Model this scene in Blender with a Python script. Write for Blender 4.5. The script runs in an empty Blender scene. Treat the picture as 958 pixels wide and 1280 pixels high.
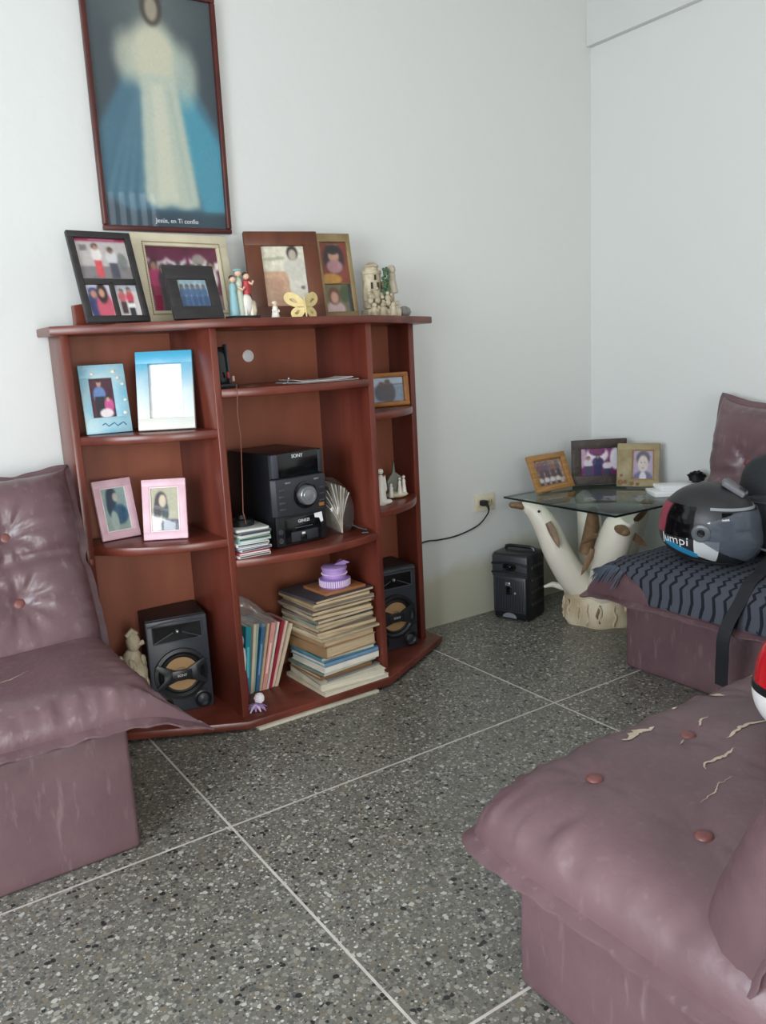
import bpy, bmesh, math, random
import numpy as np
from mathutils import Vector, Matrix, noise
R_ = math.radians
PI = math.pi
S = bpy.context.scene
COL = S.collection

# ------------------------------------------------------------------ camera
CAM_H, FPX = 1.2, 1038.58
HEAD, PITCH, ROLL = 0.5855774, 0.1936997, 0.0511487
def cam_axes():
    f = np.array([math.sin(HEAD)*math.cos(PITCH), math.cos(HEAD)*math.cos(PITCH), -math.sin(PITCH)])
    rt = np.array([math.cos(HEAD), -math.sin(HEAD), 0.0])
    dn = np.cross(f, rt)
    c, s = math.cos(ROLL), math.sin(ROLL)
    return c*rt+s*dn, -s*rt+c*dn, f
AR, AD, AF = cam_axes()
cam_d = bpy.data.cameras.new('camera')
cam_d.sensor_fit = 'HORIZONTAL'; cam_d.sensor_width = 36.0
cam_d.lens = 36.0*FPX/958.0
cam_d.clip_start = 0.02
cam = bpy.data.objects.new('camera', cam_d); COL.objects.link(cam)
m = Matrix.Identity(4)
for i in range(3):
    m[i][0] = AR[i]; m[i][1] = -AD[i]; m[i][2] = -AF[i]
m[0][3], m[1][3], m[2][3] = 0, 0, CAM_H
cam.matrix_world = m
S.camera = cam
# a pixel gives a direction; the distance comes from the surface it lies on
def ray(u, v): return AR*((u-479)/FPX)+AD*((v-640)/FPX)+AF
def on_z(u, v, z): d = ray(u, v); t = (z-CAM_H)/d[2]; return Vector((d[0]*t, d[1]*t, z))
def on_y(u, v, y): d = ray(u, v); t = y/d[1]; return Vector((d[0]*t, y, CAM_H+d[2]*t))
def on_x(u, v, x): d = ray(u, v); t = x/d[0]; return Vector((x, d[1]*t, CAM_H+d[2]*t))

# ------------------------------------------------------------------ world, lights, exposure
w = bpy.data.worlds.new('daylight'); S.world = w; w.use_nodes = True
bg = w.node_tree.nodes['Background']
bg.inputs[0].default_value = (0.80, 0.90, 1.0, 1); bg.inputs[1].default_value = 3.0
def area(name, loc, target, sx, sy, power, col, spread=PI):
    l = bpy.data.lights.new(name, 'AREA'); l.shape = 'RECTANGLE'; l.size = sx; l.size_y = sy
    l.energy = power; l.color = col; l.spread = spread
    o = bpy.data.objects.new(name, l); COL.objects.link(o); o.location = loc
    d = Vector(target)-Vector(loc); o.rotation_euler = d.to_track_quat('-Z', 'Y').to_euler()
    return o
area('window_left_daylight_offscreen', (-1.75, .45, 1.35), (3.0, .45, 1.25), 1.9, 1.25, 112, (0.86, 0.93, 1.0))
area('door_rear_daylight_offscreen', (-.40, -2.58, 1.0), (.1, 2.0, 1.0), 1.6, 1.95, 88, (1.0, 0.97, 0.92))
S.view_settings.view_transform = 'Standard'; S.view_settings.look = 'None'
S.view_settings.gamma = 1.0; S.view_settings.use_curve_mapping = False
S.view_settings.exposure = 0.0

# ------------------------------------------------------------------ materials
def lin(c):
    return tuple(((x/255)/12.92 if x/255 <= 0.04045 else ((x/255+0.055)/1.055)**2.4) for x in c)
MATS = {}
def mat(name, rgb, rough=0.5, metal=0.0, spec=0.5, bump=0.0, bscale=40, var=0.0, vscale=6, rgb2=None, stretch=None, coat=0.0, alpha=None, trans=0.0, emit=None):
    if name in MATS: return MATS[name]
    M = bpy.data.materials.new(name); M.use_nodes = True
    nt = M.node_tree; n = nt.nodes; L = nt.links; p = n['Principled BSDF']
    c = lin(rgb)
    p.inputs['Base Color'].default_value = (*c, 1); p.inputs['Roughness'].default_value = rough
    p.inputs['Metallic'].default_value = metal; p.inputs['Specular IOR Level'].default_value = spec
    p.inputs['Coat Weight'].default_value = coat
    p.inputs['Transmission Weight'].default_value = trans
    if alpha is not None: p.inputs['Alpha'].default_value = alpha
    if emit: p.inputs['Emission Color'].default_value = (*lin(emit[0]), 1); p.inputs['Emission Strength'].default_value = emit[1]
    if var or bump or rgb2:
        tc = n.new('ShaderNodeTexCoord'); mp = n.new('ShaderNodeMapping'); L.new(tc.outputs['Object'], mp.inputs[0])
        if stretch: mp.inputs['Scale'].default_value = stretch
        nz = n.new('ShaderNodeTexNoise'); nz.inputs['Scale'].default_value = vscale; nz.inputs['Detail'].default_value = 5
        L.new(mp.outputs[0], nz.inputs['Vector'])
        if var or rgb2:
            rp = n.new('ShaderNodeValToRGB'); L.new(nz.outputs['Fac'], rp.inputs[0])
            d = lin(rgb2) if rgb2 else tuple(x*(1-var) for x in c)
            e = c if rgb2 else tuple(min(1, x*(1+var)) for x in c)
            rp.color_ramp.elements[0].position = 0.32; rp.color_ramp.elements[1].position = 0.68
            rp.color_ramp.elements[0].color = (*d, 1); rp.color_ramp.elements[1].color = (*e, 1)
            L.new(rp.outputs[0], p.inputs['Base Color'])
        if bump:
            nb = n.new('ShaderNodeTexNoise'); nb.inputs['Scale'].default_value = bscale; nb.inputs['Detail'].default_value = 4
            L.new(mp.outputs[0], nb.inputs['Vector'])
            b = n.new('ShaderNodeBump'); b.inputs['Strength'].default_value = bump; b.inputs['Distance'].default_value = 0.01
            L.new(nb.outputs['Fac'], b.inputs['Height']); L.new(b.outputs[0], p.inputs['Normal'])
    MATS[name] = M
    return M

def wall_material(name='wall_paint', stain=True):
    M = bpy.data.materials.new(name); M.use_nodes = True; nt = M.node_tree; n = nt.nodes; L = nt.links; p = n['Principled BSDF']
    p.inputs['Roughness'].default_value = 0.62; p.inputs['Specular IOR Level'].default_value = 0.3
    g = n.new('ShaderNodeNewGeometry'); sp = n.new('ShaderNodeSeparateXYZ'); L.new(g.outputs['Position'], sp.inputs[0])
    nz = n.new('ShaderNodeTexNoise'); nz.inputs['Scale'].default_value = 2.2; nz.inputs['Detail'].default_value = 6
    L.new(g.outputs['Position'], nz.inputs['Vector'])
    a = n.new('ShaderNodeMath'); a.operation = 'MULTIPLY_ADD'; a.inputs[1].default_value = -0.42; L.new(nz.outputs['Fac'], a.inputs[0]); L.new(sp.outputs['Z'], a.inputs[2])
    rp = n.new('ShaderNodeValToRGB'); L.new(a.outputs[0], rp.inputs[0])
    e = rp.color_ramp.elements; e[0].position = 0.0; e[0].color = (*lin((196, 193, 174)), 1); e[1].position = 0.08; e[1].color = (*lin((213, 214, 211)), 1)
    L.new(rp.outputs[0], p.inputs['Base Color'])
    nb = n.new('ShaderNodeTexNoise'); nb.inputs['Scale'].default_value = 14; nb.inputs['Detail'].default_value = 5; L.new(g.outputs['Position'], nb.inputs['Vector'])
    b = n.new('ShaderNodeBump'); b.inputs['Strength'].default_value = 0.12; b.inputs['Distance'].default_value = 0.02
    L.new(nb.outputs['Fac'], b.inputs['Height']); L.new(b.outputs[0], p.inputs['Normal'])
    return M
WALL = wall_material()

def terrazzo():
    M = bpy.data.materials.new('terrazzo'); M.use_nodes = True; nt = M.node_tree; n = nt.nodes; L = nt.links; p = n['Principled BSDF']
    g = n.new('ShaderNodeNewGeometry')
    def vor(scale, feature='F1'):
        v = n.new('ShaderNodeTexVoronoi'); v.inputs['Scale'].default_value = scale; v.feature = feature
        v.inputs['Randomness'].default_value = 1.0; L.new(dist.outputs[0], v.inputs['Vector']); return v
    nz = n.new('ShaderNodeTexNoise'); nz.inputs['Scale'].default_value = 55; nz.inputs['Detail'].default_value = 2; L.new(g.outputs['Position'], nz.inputs['Vector'])
    dist = n.new('ShaderNodeVectorMath'); dist.operation = 'MULTIPLY_ADD'; dist.inputs[1].default_value = (0.008,)*3
    L.new(nz.outputs['Color'], dist.inputs[0]); L.new(g.outputs['Position'], dist.inputs[2])
    def layer(scale, stops, thr):
        v = vor(scale); sx = n.new('ShaderNodeSeparateColor'); L.new(v.outputs['Color'], sx.inputs[0])
        rp = n.new('ShaderNodeValToRGB'); rp.color_ramp.interpolation = 'CONSTANT'
        els = rp.color_ramp.elements
        while len(els) < len(stops): els.new(0.5)
        for e, (pos, c) in zip(els, stops): e.position = pos; e.color = (*lin(c), 1)
        L.new(sx.outputs[0], rp.inputs[0])
        th = n.new('ShaderNodeMath'); th.operation = 'MULTIPLY_ADD'; th.inputs[1].default_value = thr*0.9; th.inputs[2].default_value = thr*0.25
        L.new(sx.outputs[1], th.inputs[0])
        lt = n.new('ShaderNodeMath'); lt.operation = 'LESS_THAN'; L.new(v.outputs['Distance'], lt.inputs[0]); L.new(th.outputs[0], lt.inputs[1])
        return rp, lt
    big, bm_ = layer(86, [(0, (44, 45, 46)), (0.10, (116, 114, 107)), (0.28, (140, 138, 130)), (0.44, (92, 92, 90)), (0.60, (158, 155, 146)), (0.76, (126, 117, 101)), (0.92, (190, 189, 182))], 0.54)
    sm, sm_ = layer(180, [(0, (66, 66, 66)), (0.12, (122, 120, 114)), (0.40, (138, 136, 130)), (0.60, (96, 96, 92)), (0.80, (166, 163, 154)), (0.94, (204, 203, 197))], 0.66)
    base = n.new('ShaderNodeMix'); base.data_type = 'RGBA'; base.inputs[6].default_value = (*lin((112, 110, 102)), 1)
    L.new(sm.outputs[0], base.inputs[7]); L.new(sm_.outputs[0], base.inputs[0])
    top = n.new('ShaderNodeMix'); top.data_type = 'RGBA'; L.new(base.outputs[2], top.inputs[6]); L.new(big.outputs[0], top.inputs[7]); L.new(bm_.outputs[0], top.inputs[0])
    # broad grime
    nz2 = n.new('ShaderNodeTexNoise'); nz2.inputs['Scale'].default_value = 1.6; nz2.inputs['Detail'].default_value = 4; L.new(g.outputs['Position'], nz2.inputs['Vector'])
    rp2 = n.new('ShaderNodeValToRGB'); rp2.color_ramp.elements[0].position = .3; rp2.color_ramp.elements[0].color = (.82, .81, .78, 1); rp2.color_ramp.elements[1].position = .7; rp2.color_ramp.elements[1].color = (1, 1, 1, 1)
    L.new(nz2.outputs['Fac'], rp2.inputs[0])
    mul = n.new('ShaderNodeMix'); mul.data_type = 'RGBA'; mul.blend_type = 'MULTIPLY'; mul.inputs[0].default_value = 1
    L.new(top.outputs[2], mul.inputs[6]); L.new(rp2.outputs[0], mul.inputs[7]); L.new(mul.outputs[2], p.inputs['Base Color'])
    p.inputs['Roughness'].default_value = 0.33; p.inputs['Specular IOR Level'].default_value = 0.45
    return M
TERRAZZO = terrazzo()

def vinyl(name, c1, c2, rough=0.38, streak=(196, 178, 178), amount=.2):
    M = bpy.data.materials.new(name); M.use_nodes = True; nt = M.node_tree; n = nt.nodes; L = nt.links; p = n['Principled BSDF']
    tc = n.new('ShaderNodeTexCoord')
    nz = n.new('ShaderNodeTexNoise'); nz.inputs['Scale'].default_value = 3.2; nz.inputs['Detail'].default_value = 6; nz.inputs['Roughness'].default_value = .6
    L.new(tc.outputs['Object'], nz.inputs['Vector'])
    rp = n.new('ShaderNodeValToRGB'); rp.color_ramp.elements[0].position = .35; rp.color_ramp.elements[1].position = .66
    rp.color_ramp.elements[0].color = (*lin(c1), 1); rp.color_ramp.elements[1].color = (*lin(c2), 1); L.new(nz.outputs['Fac'], rp.inputs[0])
    # fine pale scuffs, stretched
    mp = n.new('ShaderNodeMapping'); mp.inputs['Scale'].default_value = (26, 26, 5); mp.inputs['Rotation'].default_value = (.3, .5, .2); L.new(tc.outputs['Object'], mp.inputs[0])
    n2 = n.new('ShaderNodeTexNoise'); n2.inputs['Scale'].default_value = 2.0; n2.inputs['Detail'].default_value = 3; L.new(mp.outputs[0], n2.inputs['Vector'])
    r2 = n.new('ShaderNodeValToRGB'); r2.color_ramp.elements[0].position = .60; r2.color_ramp.elements[0].color = (0, 0, 0, 1); r2.color_ramp.elements[1].position = .80; r2.color_ramp.elements[1].color = (amount, amount, amount, 1)
    L.new(n2.outputs['Fac'], r2.inputs[0])
    mx = n.new('ShaderNodeMix'); mx.data_type = 'RGBA'; L.new(r2.outputs[0], mx.inputs[0]); L.new(rp.outputs[0], mx.inputs[6]); mx.inputs[7].default_value = (*lin(streak), 1)
    colour = mx.outputs[2]
    L.new(colour, p.inputs['Base Color'])
    p.inputs['Roughness'].default_value = rough; p.inputs['Specular IOR Level'].default_value = 0.55
    nb = n.new('ShaderNodeTexNoise'); nb.inputs['Scale'].default_value = 34; nb.inputs['Detail'].default_value = 6; L.new(tc.outputs['Object'], nb.inputs['Vector'])
    b = n.new('ShaderNodeBump'); b.inputs['Strength'].default_value = .16; b.inputs['Distance'].default_value = .01
    L.new(nb.outputs['Fac'], b.inputs['Height']); L.new(b.outputs[0], p.inputs['Normal'])
    return M
VINYL = vinyl('maroon_vinyl', (94, 70, 75), (112, 86, 90), 0.33)
VINYL_BASE = vinyl('scuffed_maroon_vinyl', (94, 70, 75), (112, 86, 90), 0.48)
VINYL_BASE_NEAR = VINYL_BASE
VINYL_NEAR = vinyl('worn_maroon_vinyl', (94, 70, 75), (112, 86, 90), 0.44, amount=.08)
BUTTON = mat('button_vinyl', (112, 66, 62), 0.4)
TEAR = mat('torn_backing', (196, 180, 158), 0.85, var=.1, vscale=60)

WOOD = mat('mahogany_wood', (116, 57, 44), 0.28, spec=0.5, rgb2=(88, 38, 29), vscale=5, stretch=(2.5, 2.5, .5), bump=.04, bscale=60)
WOOD_EDGE = mat('mahogany_edge', (116, 57, 44), 0.28, rgb2=(88, 38, 29), vscale=7, stretch=(1, 2, 2))
PLY = mat('plywood_back', (150, 88, 64), 0.5, rgb2=(128, 70, 50), vscale=3, stretch=(3, 3, .6))
BLACK = mat('black_plastic', (22, 23, 26), 0.38)
BLACKG = mat('gloss_black', (12, 13, 15), 0.12, spec=.6)
CHAR = mat('charcoal_plastic', (44, 46, 51), 0.42)
DARKGREY = mat('dark_grey_plastic', (62, 65, 72), 0.4)
SILVER = mat('brushed_silver', (176, 178, 182), 0.28, metal=.85)
WHITE = mat('white_gloss', (236, 236, 236), 0.35)
LETTER = mat('letter_white', (222, 222, 222), 0.5)
CREAM = mat('cream_plastic', (216, 206, 182), 0.45)

def photo_mat():
    M = bpy.data.materials.new('photo_print'); M.use_nodes = True; nt = M.node_tree; p = nt.nodes['Principled BSDF']
    a = nt.nodes.new('ShaderNodeVertexColor'); a.layer_name = 'Col'; nt.links.new(a.outputs[0], p.inputs['Base Color'])
    p.inputs['Roughness'].default_value = 0.5
    return M
PHOTO = photo_mat()
def clear_mat(name, tint=(1, 1, 1), refl=0.06, rough=0.02, fres=True, dens=0.0, dcol=(0, 0, 0)):
    M = bpy.data.materials.new(name); M.use_nodes = True; nt = M.node_tree; n = nt.nodes; L = nt.links
    n.remove(n['Principled BSDF']); out = n['Material Output']
    t = n.new('ShaderNodeBsdfTransparent'); t.inputs[0].default_value = (*tint, 1)
    g = n.new('ShaderNodeBsdfGlossy'); g.inputs['Roughness'].default_value = rough
    mx = n.new('ShaderNodeMixShader'); lw = n.new('ShaderNodeLayerWeight'); lw.inputs[0].default_value = .5
    pw = n.new('ShaderNodeMath'); pw.operation = 'POWER'; pw.inputs[1].default_value = 5.0; L.new(lw.outputs['Facing'], pw.inputs[0])
    f = n.new('ShaderNodeMath'); f.operation = 'MULTIPLY_ADD'; f.inputs[1].default_value = .95; f.inputs[2].default_value = .045; L.new(pw.outputs[0], f.inputs[0])
    L.new(f.outputs[0], mx.inputs[0]); L.new(t.outputs[0], mx.inputs[1]); L.new(g.outputs[0], mx.inputs[2])
    last = mx
    if dens:
        d = n.new('ShaderNodeBsdfDiffuse'); d.inputs[0].default_value = (*dcol, 1)
        m2 = n.new('ShaderNodeMixShader'); m2.inputs[0].default_value = dens
        L.new(mx.outputs[0], m2.inputs[1]); L.new(d.outputs[0], m2.inputs[2]); last = m2
    L.new(last.outputs[0], out.inputs[0])
    return M
PANE = clear_mat('picture_glass')
GLASS = clear_mat('table_glass', (.80, .88, .86), rough=0.01)
GLASS_EDGE = mat('glass_edge', (16, 30, 28), 0.15)
PLASTIC_BAG = clear_mat('clear_plastic_bag', (.93, .92, .90), rough=0.12, dens=.05, dcol=(.75, .72, .70))
VISOR = mat('smoke_visor', (112, 120, 132), .05, spec=.8, alpha=.42)

# ------------------------------------------------------------------ mesh helpers
class MB:
    def __init__(s): s.v = []; s.f = []
    def add(s, v, f, M=None):
        o = len(s.v)
        s.v += [tuple(M @ Vector(p)) if M is not None else tuple(p) for p in v]
        s.f += [[i+o for i in q] for q in f]; return s
    def box(s, x0, x1, y0, y1, z0, z1, bev=0.0, M=None, seg=2):
        if bev <= 0:
            v = [(x, y, z) for z in (z0, z1) for y in (y0, y1) for x in (x0, x1)]
            f = [[0, 2, 3, 1], [4, 5, 7, 6], [0, 1, 5, 4], [2, 6, 7, 3], [0, 4, 6, 2], [1, 3, 7, 5]]
            return s.add(v, f, M)
        bm = bmesh.new(); bmesh.ops.create_cube(bm, size=1)
        for q in bm.verts: q.co = Vector(((x0+x1)/2+q.co.x*(x1-x0), (y0+y1)/2+q.co.y*(y1-y0), (z0+z1)/2+q.co.z*(z1-z0)))
        bmesh.ops.bevel(bm, geom=bm.edges[:], offset=bev, segments=seg, affect='EDGES', profile=.5)
        return s.frombm(bm, M)
    def frombm(s, bm, M=None):
        bm.verts.ensure_lookup_table(); bm.verts.index_update()
        s.add([q.co.copy() for q in bm.verts], [[q.index for q in f.verts] for f in bm.faces], M); bm.free(); return s
    def prism(s, poly, z0, z1, bev=0.0, M=None, seg=2):
        bm = bmesh.new(); vs = [bm.verts.new((x, y, z0)) for x, y in poly]; f = bm.faces.new(vs)
        bmesh.ops.recalc_face_normals(bm, faces=[f])
        r = bmesh.ops.extrude_face_region(bm, geom=[f])
        for e in r['geom']:
            if isinstance(e, bmesh.types.BMVert): e.co.z = z1
        bmesh.ops.recalc_face_normals(bm, faces=bm.faces[:])
        if bev:
            ed = [e for e in bm.edges if abs(e.verts[0].co.z-e.verts[1].co.z) < 1e-7]
            bmesh.ops.bevel(bm, geom=ed, offset=bev, segments=seg, affect='EDGES', profile=.5)
        return s.frombm(bm, M)
    def lathe(s, prof, seg=24, M=None, sx=1, sy=1):
        v = []; f = []
        for r, z in prof:
            for k in range(seg):
                a = 2*PI*k/seg; v.append((r*math.cos(a)*sx, r*math.sin(a)*sy, z))
        for i in range(len(prof)-1):
            for k in range(seg):
                k2 = (k+1) % seg; f.append([i*seg+k, i*seg+k2, (i+1)*seg+k2, (i+1)*seg+k])
        if prof[0][0] > 1e-6: f.append(list(range(seg))[::-1])
        if prof[-1][0] > 1e-6: f.append([(len(prof)-1)*seg+k for k in range(seg)])
        return s.add(v, f, M)
    def tube(s, pts, r, seg=8, M=None, flat=1.0):
        pts = [Vector(p) for p in pts]; n = len(pts); rs = r if isinstance(r, (list, tuple)) else [r]*n
        v = []; f = []; up = Vector((0, 0, 1)); prev = None
        for i, p in enumerate(pts):
            t = (pts[min(i+1, n-1)]-pts[max(i-1, 0)]).normalized()
            if prev is None:
                a = t.cross(up if abs(t.z) < .95 else Vector((1, 0, 0))).normalized()
            else:
                a = (prev-t*prev.dot(t)).normalized()
            prev = a; b = t.cross(a)
            for k in range(seg):
                th = 2*PI*k/seg; v.append(p+(a*math.cos(th)+b*math.sin(th)*flat)*rs[i])
        for i in range(n-1):
            for k in range(seg):
                k2 = (k+1) % seg; f.append([i*seg+k, i*seg+k2, (i+1)*seg+k2, (i+1)*seg+k])
        f.append(list(range(seg))[::-1]); f.append([(n-1)*seg+k for k in range(seg)])
        return s.add(v, f, M)
    def ball(s, c, r, seg=14, rings=10, M=None):
        if not isinstance(r, (tuple, list)): r = (r, r, r)
        v = [(c[0], c[1], c[2]-r[2])]; f = []
        for i in range(1, rings):
            e = -PI/2+PI*i/rings
            for k in range(seg):
                a = 2*PI*k/seg; v.append((c[0]+r[0]*math.cos(e)*math.cos(a), c[1]+r[1]*math.cos(e)*math.sin(a), c[2]+r[2]*math.sin(e)))
        v.append((c[0], c[1], c[2]+r[2])); N = len(v)-1
        for k in range(seg):
            k2 = (k+1) % seg; f.append([0, 1+k2, 1+k]); f.append([N, 1+(rings-2)*seg+k, 1+(rings-2)*seg+k2])
        for i in range(rings-2):
            for k in range(seg):
                k2 = (k+1) % seg; a = 1+i*seg; f.append([a+k, a+k2, a+seg+k2, a+seg+k])
        return s.add(v, f, M)
    def build(s, name, material, parent=None, loc=None, rot=None, smooth=True, angle=38):
        me = bpy.data.meshes.new(name); me.from_pydata([tuple(p) for p in s.v], [], s.f); me.update()
        bm = bmesh.new(); bm.from_mesh(me); bmesh.ops.recalc_face_normals(bm, faces=bm.faces[:]); bm.to_mesh(me); bm.free()
        if smooth:
            me.polygons.foreach_set('use_smooth', [True]*len(me.polygons)); me.set_sharp_from_angle(angle=R_(angle))
        me.materials.append(material)
        return link(name, me, parent, loc, rot)
def link(name, data, parent=None, loc=None, rot=None):
    o = bpy.data.objects.new(name, data); COL.objects.link(o)
    if parent is not None: o.parent = parent
    if loc is not None: o.location = loc
    if rot is not None: o.rotation_euler = rot
    return o
def tag(o, label, cat, group=None, kind=None):
    if label: o['label'] = label
    if cat: o['category'] = cat
    if group: o['group'] = group
    if kind: o['kind'] = kind
    return o
def thing(name, label, cat, loc=(0, 0, 0), rot=(0, 0, 0), group=None):
    return tag(link(name, None, None, loc, rot), label, cat, group)
def struct(o, label, cat='wall'):
    o['kind'] = 'structure'; o['label'] = label; o['category'] = cat; return o
def arc(p, q, sag, n=14):
    """points from p to q bulging by sag to the right-hand side of p->q"""
    p = Vector(p); q = Vector(q); d = q-p; nrm = Vector((d.y, -d.x)).normalized()
    return [tuple(p+d*(i/n)+nrm*sag*4*(i/n)*(1-i/n)) for i in range(n+1)]
def text(name, s, size, material, parent, loc, rot, extrude=0.0004, fit=None):
    c = bpy.data.curves.new(name, 'FONT'); c.body = s; c.size = size; c.extrude = extrude; c.align_x = 'CENTER'; c.align_y = 'CENTER'; c.resolution_u = 3
    t = bpy.data.objects.new(name, c); COL.objects.link(t)
    dg = bpy.context.evaluated_depsgraph_get(); me = bpy.data.meshes.new_from_object(t.evaluated_get(dg))
    bpy.data.objects.remove(t); bpy.data.curves.remove(c)
    me.name = name; me.materials.clear(); me.materials.append(material)
    if fit: fit(me)
    return link(name, me, parent, loc, rot)
FRONT = (PI/2, 0, 0)

# ------------------------------------------------------------------ printed pictures (flat print, colours held on a fine grid)
class Pic:
    def __init__(s, nx, ny, bgc):
        s.nx, s.ny = nx, ny
        s.a = np.zeros((ny, nx, 3)); s.a[:] = bgc
        yy, xx = np.mgrid[0:ny, 0:nx]; s.X = (xx+.5)/nx; s.Y = (yy+.5)/ny; s.asp = nx/ny
    def mix(s, mk, c, o=1.0): mk = np.clip(mk, 0, 1)[..., None]*o; s.a = s.a*(1-mk)+np.array(c, float)*mk; return s
    def rect(s, x0, y0, x1, y1, c, o=1): return s.mix(((s.X >= x0)&(s.X <= x1)&(s.Y >= y0)&(s.Y <= y1)).astype(float), c, o)
    def ell(s, cx, cy, rx, ry, c, o=1, soft=.12):
        d = np.sqrt(((s.X-cx)/rx)**2+((s.Y-cy)/ry)**2); return s.mix((1+soft-d)/(2*soft), c, o)
    def grad(s, c0, c1, y0=0, y1=1): t = np.clip((s.Y-y0)/(y1-y0), 0, 1); return s.mix(t*0+((s.Y >= y0)&(s.Y <= y1)), 0, 0) if False else s._g(t, c0, c1)
    def _g(s, t, c0, c1): s.a = np.array(c0, float)*(1-t[..., None])+np.array(c1, float)*t[..., None]; return s
    def poly(s, pts, c, o=1):
        ins = np.zeros_like(s.X, bool); n = len(pts)
        for i in range(n):
            x0, y0 = pts[i]; x1, y1 = pts[(i+1) % n]
            if y0 == y1: continue
            cr = ((s.Y >= min(y0, y1))&(s.Y < max(y0, y1)))&(s.X < x0+(s.Y-y0)*(x1-x0)/(y1-y0)); ins ^= cr
        m_ = ins.astype(float)
        k = m_.copy(); k[1:] += m_[:-1]; k[:-1] += m_[1:]; k[:, 1:] += m_[:, :-1]; k[:, :-1] += m_[:, 1:]
        return s.mix(k/5, c, o)
    def blur(s, k=1):
        for _ in range(k):
            p = np.pad(s.a, ((1, 1), (1, 1), (0, 0)), 'edge'); s.a = (p[:-2, 1:-1]+p[2:, 1:-1]+p[1:-1, :-2]+p[1:-1, 2:]+p[1:-1, 1:-1]*2)/6
        return s
    def noise(s, amp, seed=1, cell=3):
        rs = np.random.RandomState(seed); g = rs.randn(s.ny//cell+2, s.nx//cell+2); g = np.kron(g, np.ones((cell, cell)))[:s.ny, :s.nx]
        s.a = np.clip(s.a+g[..., None]*amp, 0, 255); return s
    def person(s, x, top, bot, w_, shirt, pants, skin=(176, 128, 104), hair=(34, 26, 24), long=False):
        h = bot-top; hr = h*.075; hx = hr/s.asp*1.0
        s.ell(x, top+h*.33, w_*.5, h*.22, shirt); s.rect(x-w_*.36, top+h*.5, x+w_*.36, bot, pants)
        s.ell(x, top+hr*1.1, hx*1.25, hr*1.3, hair)
        if long: s.ell(x, top+hr*2.4, hx*1.7, hr*2.2, hair)
        s.ell(x, top+hr*1.45, hx*.95, hr*1.1, skin); return s
    def mesh(s, name, w_, h, parent, loc):
        nx, ny = s.nx, s.ny
        if nx < 70: s.noise(4, nx, 2); s.blur(1)
        xs = (np.arange(nx)/(nx-1)-.5)*w_; zs = (.5-np.arange(ny)/(ny-1))*h
        v = [(x, 0.0, z) for z in zs for x in xs]
        f = [[j*nx+i, (j+1)*nx+i, (j+1)*nx+i+1, j*nx+i+1] for j in range(ny-1) for i in range(nx-1)]
        me = bpy.data.meshes.new(name); me.from_pydata(v, [], f)
        at = me.color_attributes.new('Col', 'FLOAT_COLOR', 'POINT')
        c = np.clip(s.a/255, 0, 1).reshape(-1, 3); c = np.where(c <= .04045, c/12.92, ((c+.055)/1.055)**2.4)
        at.data.foreach_set('color', np.concatenate([c, np.ones((len(c), 1))], 1).ravel().astype(np.float32))
        me.materials.append(PHOTO); me.update()
        return link(name, me, parent, loc)

# ------------------------------------------------------------------ room shell
XL, XR, YB, YR, ZC = -1.62, 3.07, 2.772, -2.45, 2.85
o = MB().box(XL-.2, XR+.2, YR-.2, YB+.2, -.12, -.004).build('floor', mat('floor_mortar', (120, 120, 114), .8), smooth=False)
struct(o, 'grey terrazzo floor cast in large panels with pale divider strips', 'floor')
FLOOR = o
xs = [XL-.05, -.456, .724, 1.904, XR+.05]; ys = [YR-.05, -1.600, -.729, .142, 1.013, 1.884, YB+.05]
for i in range(len(xs)-1):
    for j in range(len(ys)-1):
        MB().box(xs[i]+.0032, xs[i+1]-.0032, ys[j]+.0032, ys[j+1]-.0032, -.006, 0).build('terrazzo_panel', TERRAZZO, FLOOR, smooth=False)
STRIP = mat('divider_strip', (196, 190, 182), .5, var=.12, vscale=20)
for x in xs[1:-1]: MB().box(x-.0032, x+.0032, ys[0], ys[-1], -.006, .0002).build('divider_strip', STRIP, FLOOR, smooth=False)
for y in ys[1:-1]:
    for i in range(len(xs)-1): MB().box(xs[i]+(.0033 if i else 0), xs[i+1]-.0033, y-.0032, y+.0032, -.006, .0002).build('divider_strip', STRIP, FLOOR, smooth=False)
struct(MB().box(XL-.2, XR+.2, YB, YB+.15, -.05, ZC).build('wall_back', WALL, smooth=False), 'white painted wall behind the bookcase')
struct(MB().box(XR, XR+.15, YR-.2, YB, -.05, ZC).build('wall_right', WALL, smooth=False), 'white painted wall behind the glass side table')
o = MB(); o.box(XR-.03, XR+.01, YR, YB, 2.462, ZC, .004)
struct(o.build('trim_1', WALL), 'white roof beam standing slightly proud along the wall top', 'beam')
struct(MB().box(XL-.2, XR+.2, YR-.2, YB+.15, ZC, ZC+.12).build('ceiling', WALL, smooth=False), 'white painted ceiling', 'ceiling')
# left wall with a window opening, rear wall with a door opening and a high vent window
WY0, WY1, WZ0, WZ1 = -.50, 1.40, .72, 1.98
o = MB(); o.box(XL-.15, XL, YR-.2, WY0, -.05, ZC); o.box(XL-.15, XL, WY1, YB, -.05, ZC); o.box(XL-.15, XL, WY0, WY1, -.05, WZ0); o.box(XL-.15, XL, WY0, WY1, WZ1, ZC)
struct(o.build('wall_left', WALL, smooth=False), 'white painted wall with the wide window')
DX0, DX1, DZ = -1.20, .40, 2.0
VX0, VX1, VZ0, VZ1 = 2.25, 2.95, 2.22, 2.66
o = MB(); o.box(XL, DX0, YR-.15, YR, -.05, ZC); o.box(DX0, DX1, YR-.15, YR, DZ, ZC)
o.box(DX1, XR, YR-.15, YR, -.05, VZ0); o.box(DX1, XR, YR-.15, YR, VZ1, ZC); o.box(DX1, VX0, YR-.15, YR, VZ0, VZ1); o.box(VX1, XR, YR-.15, YR, VZ0, VZ1)
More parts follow.
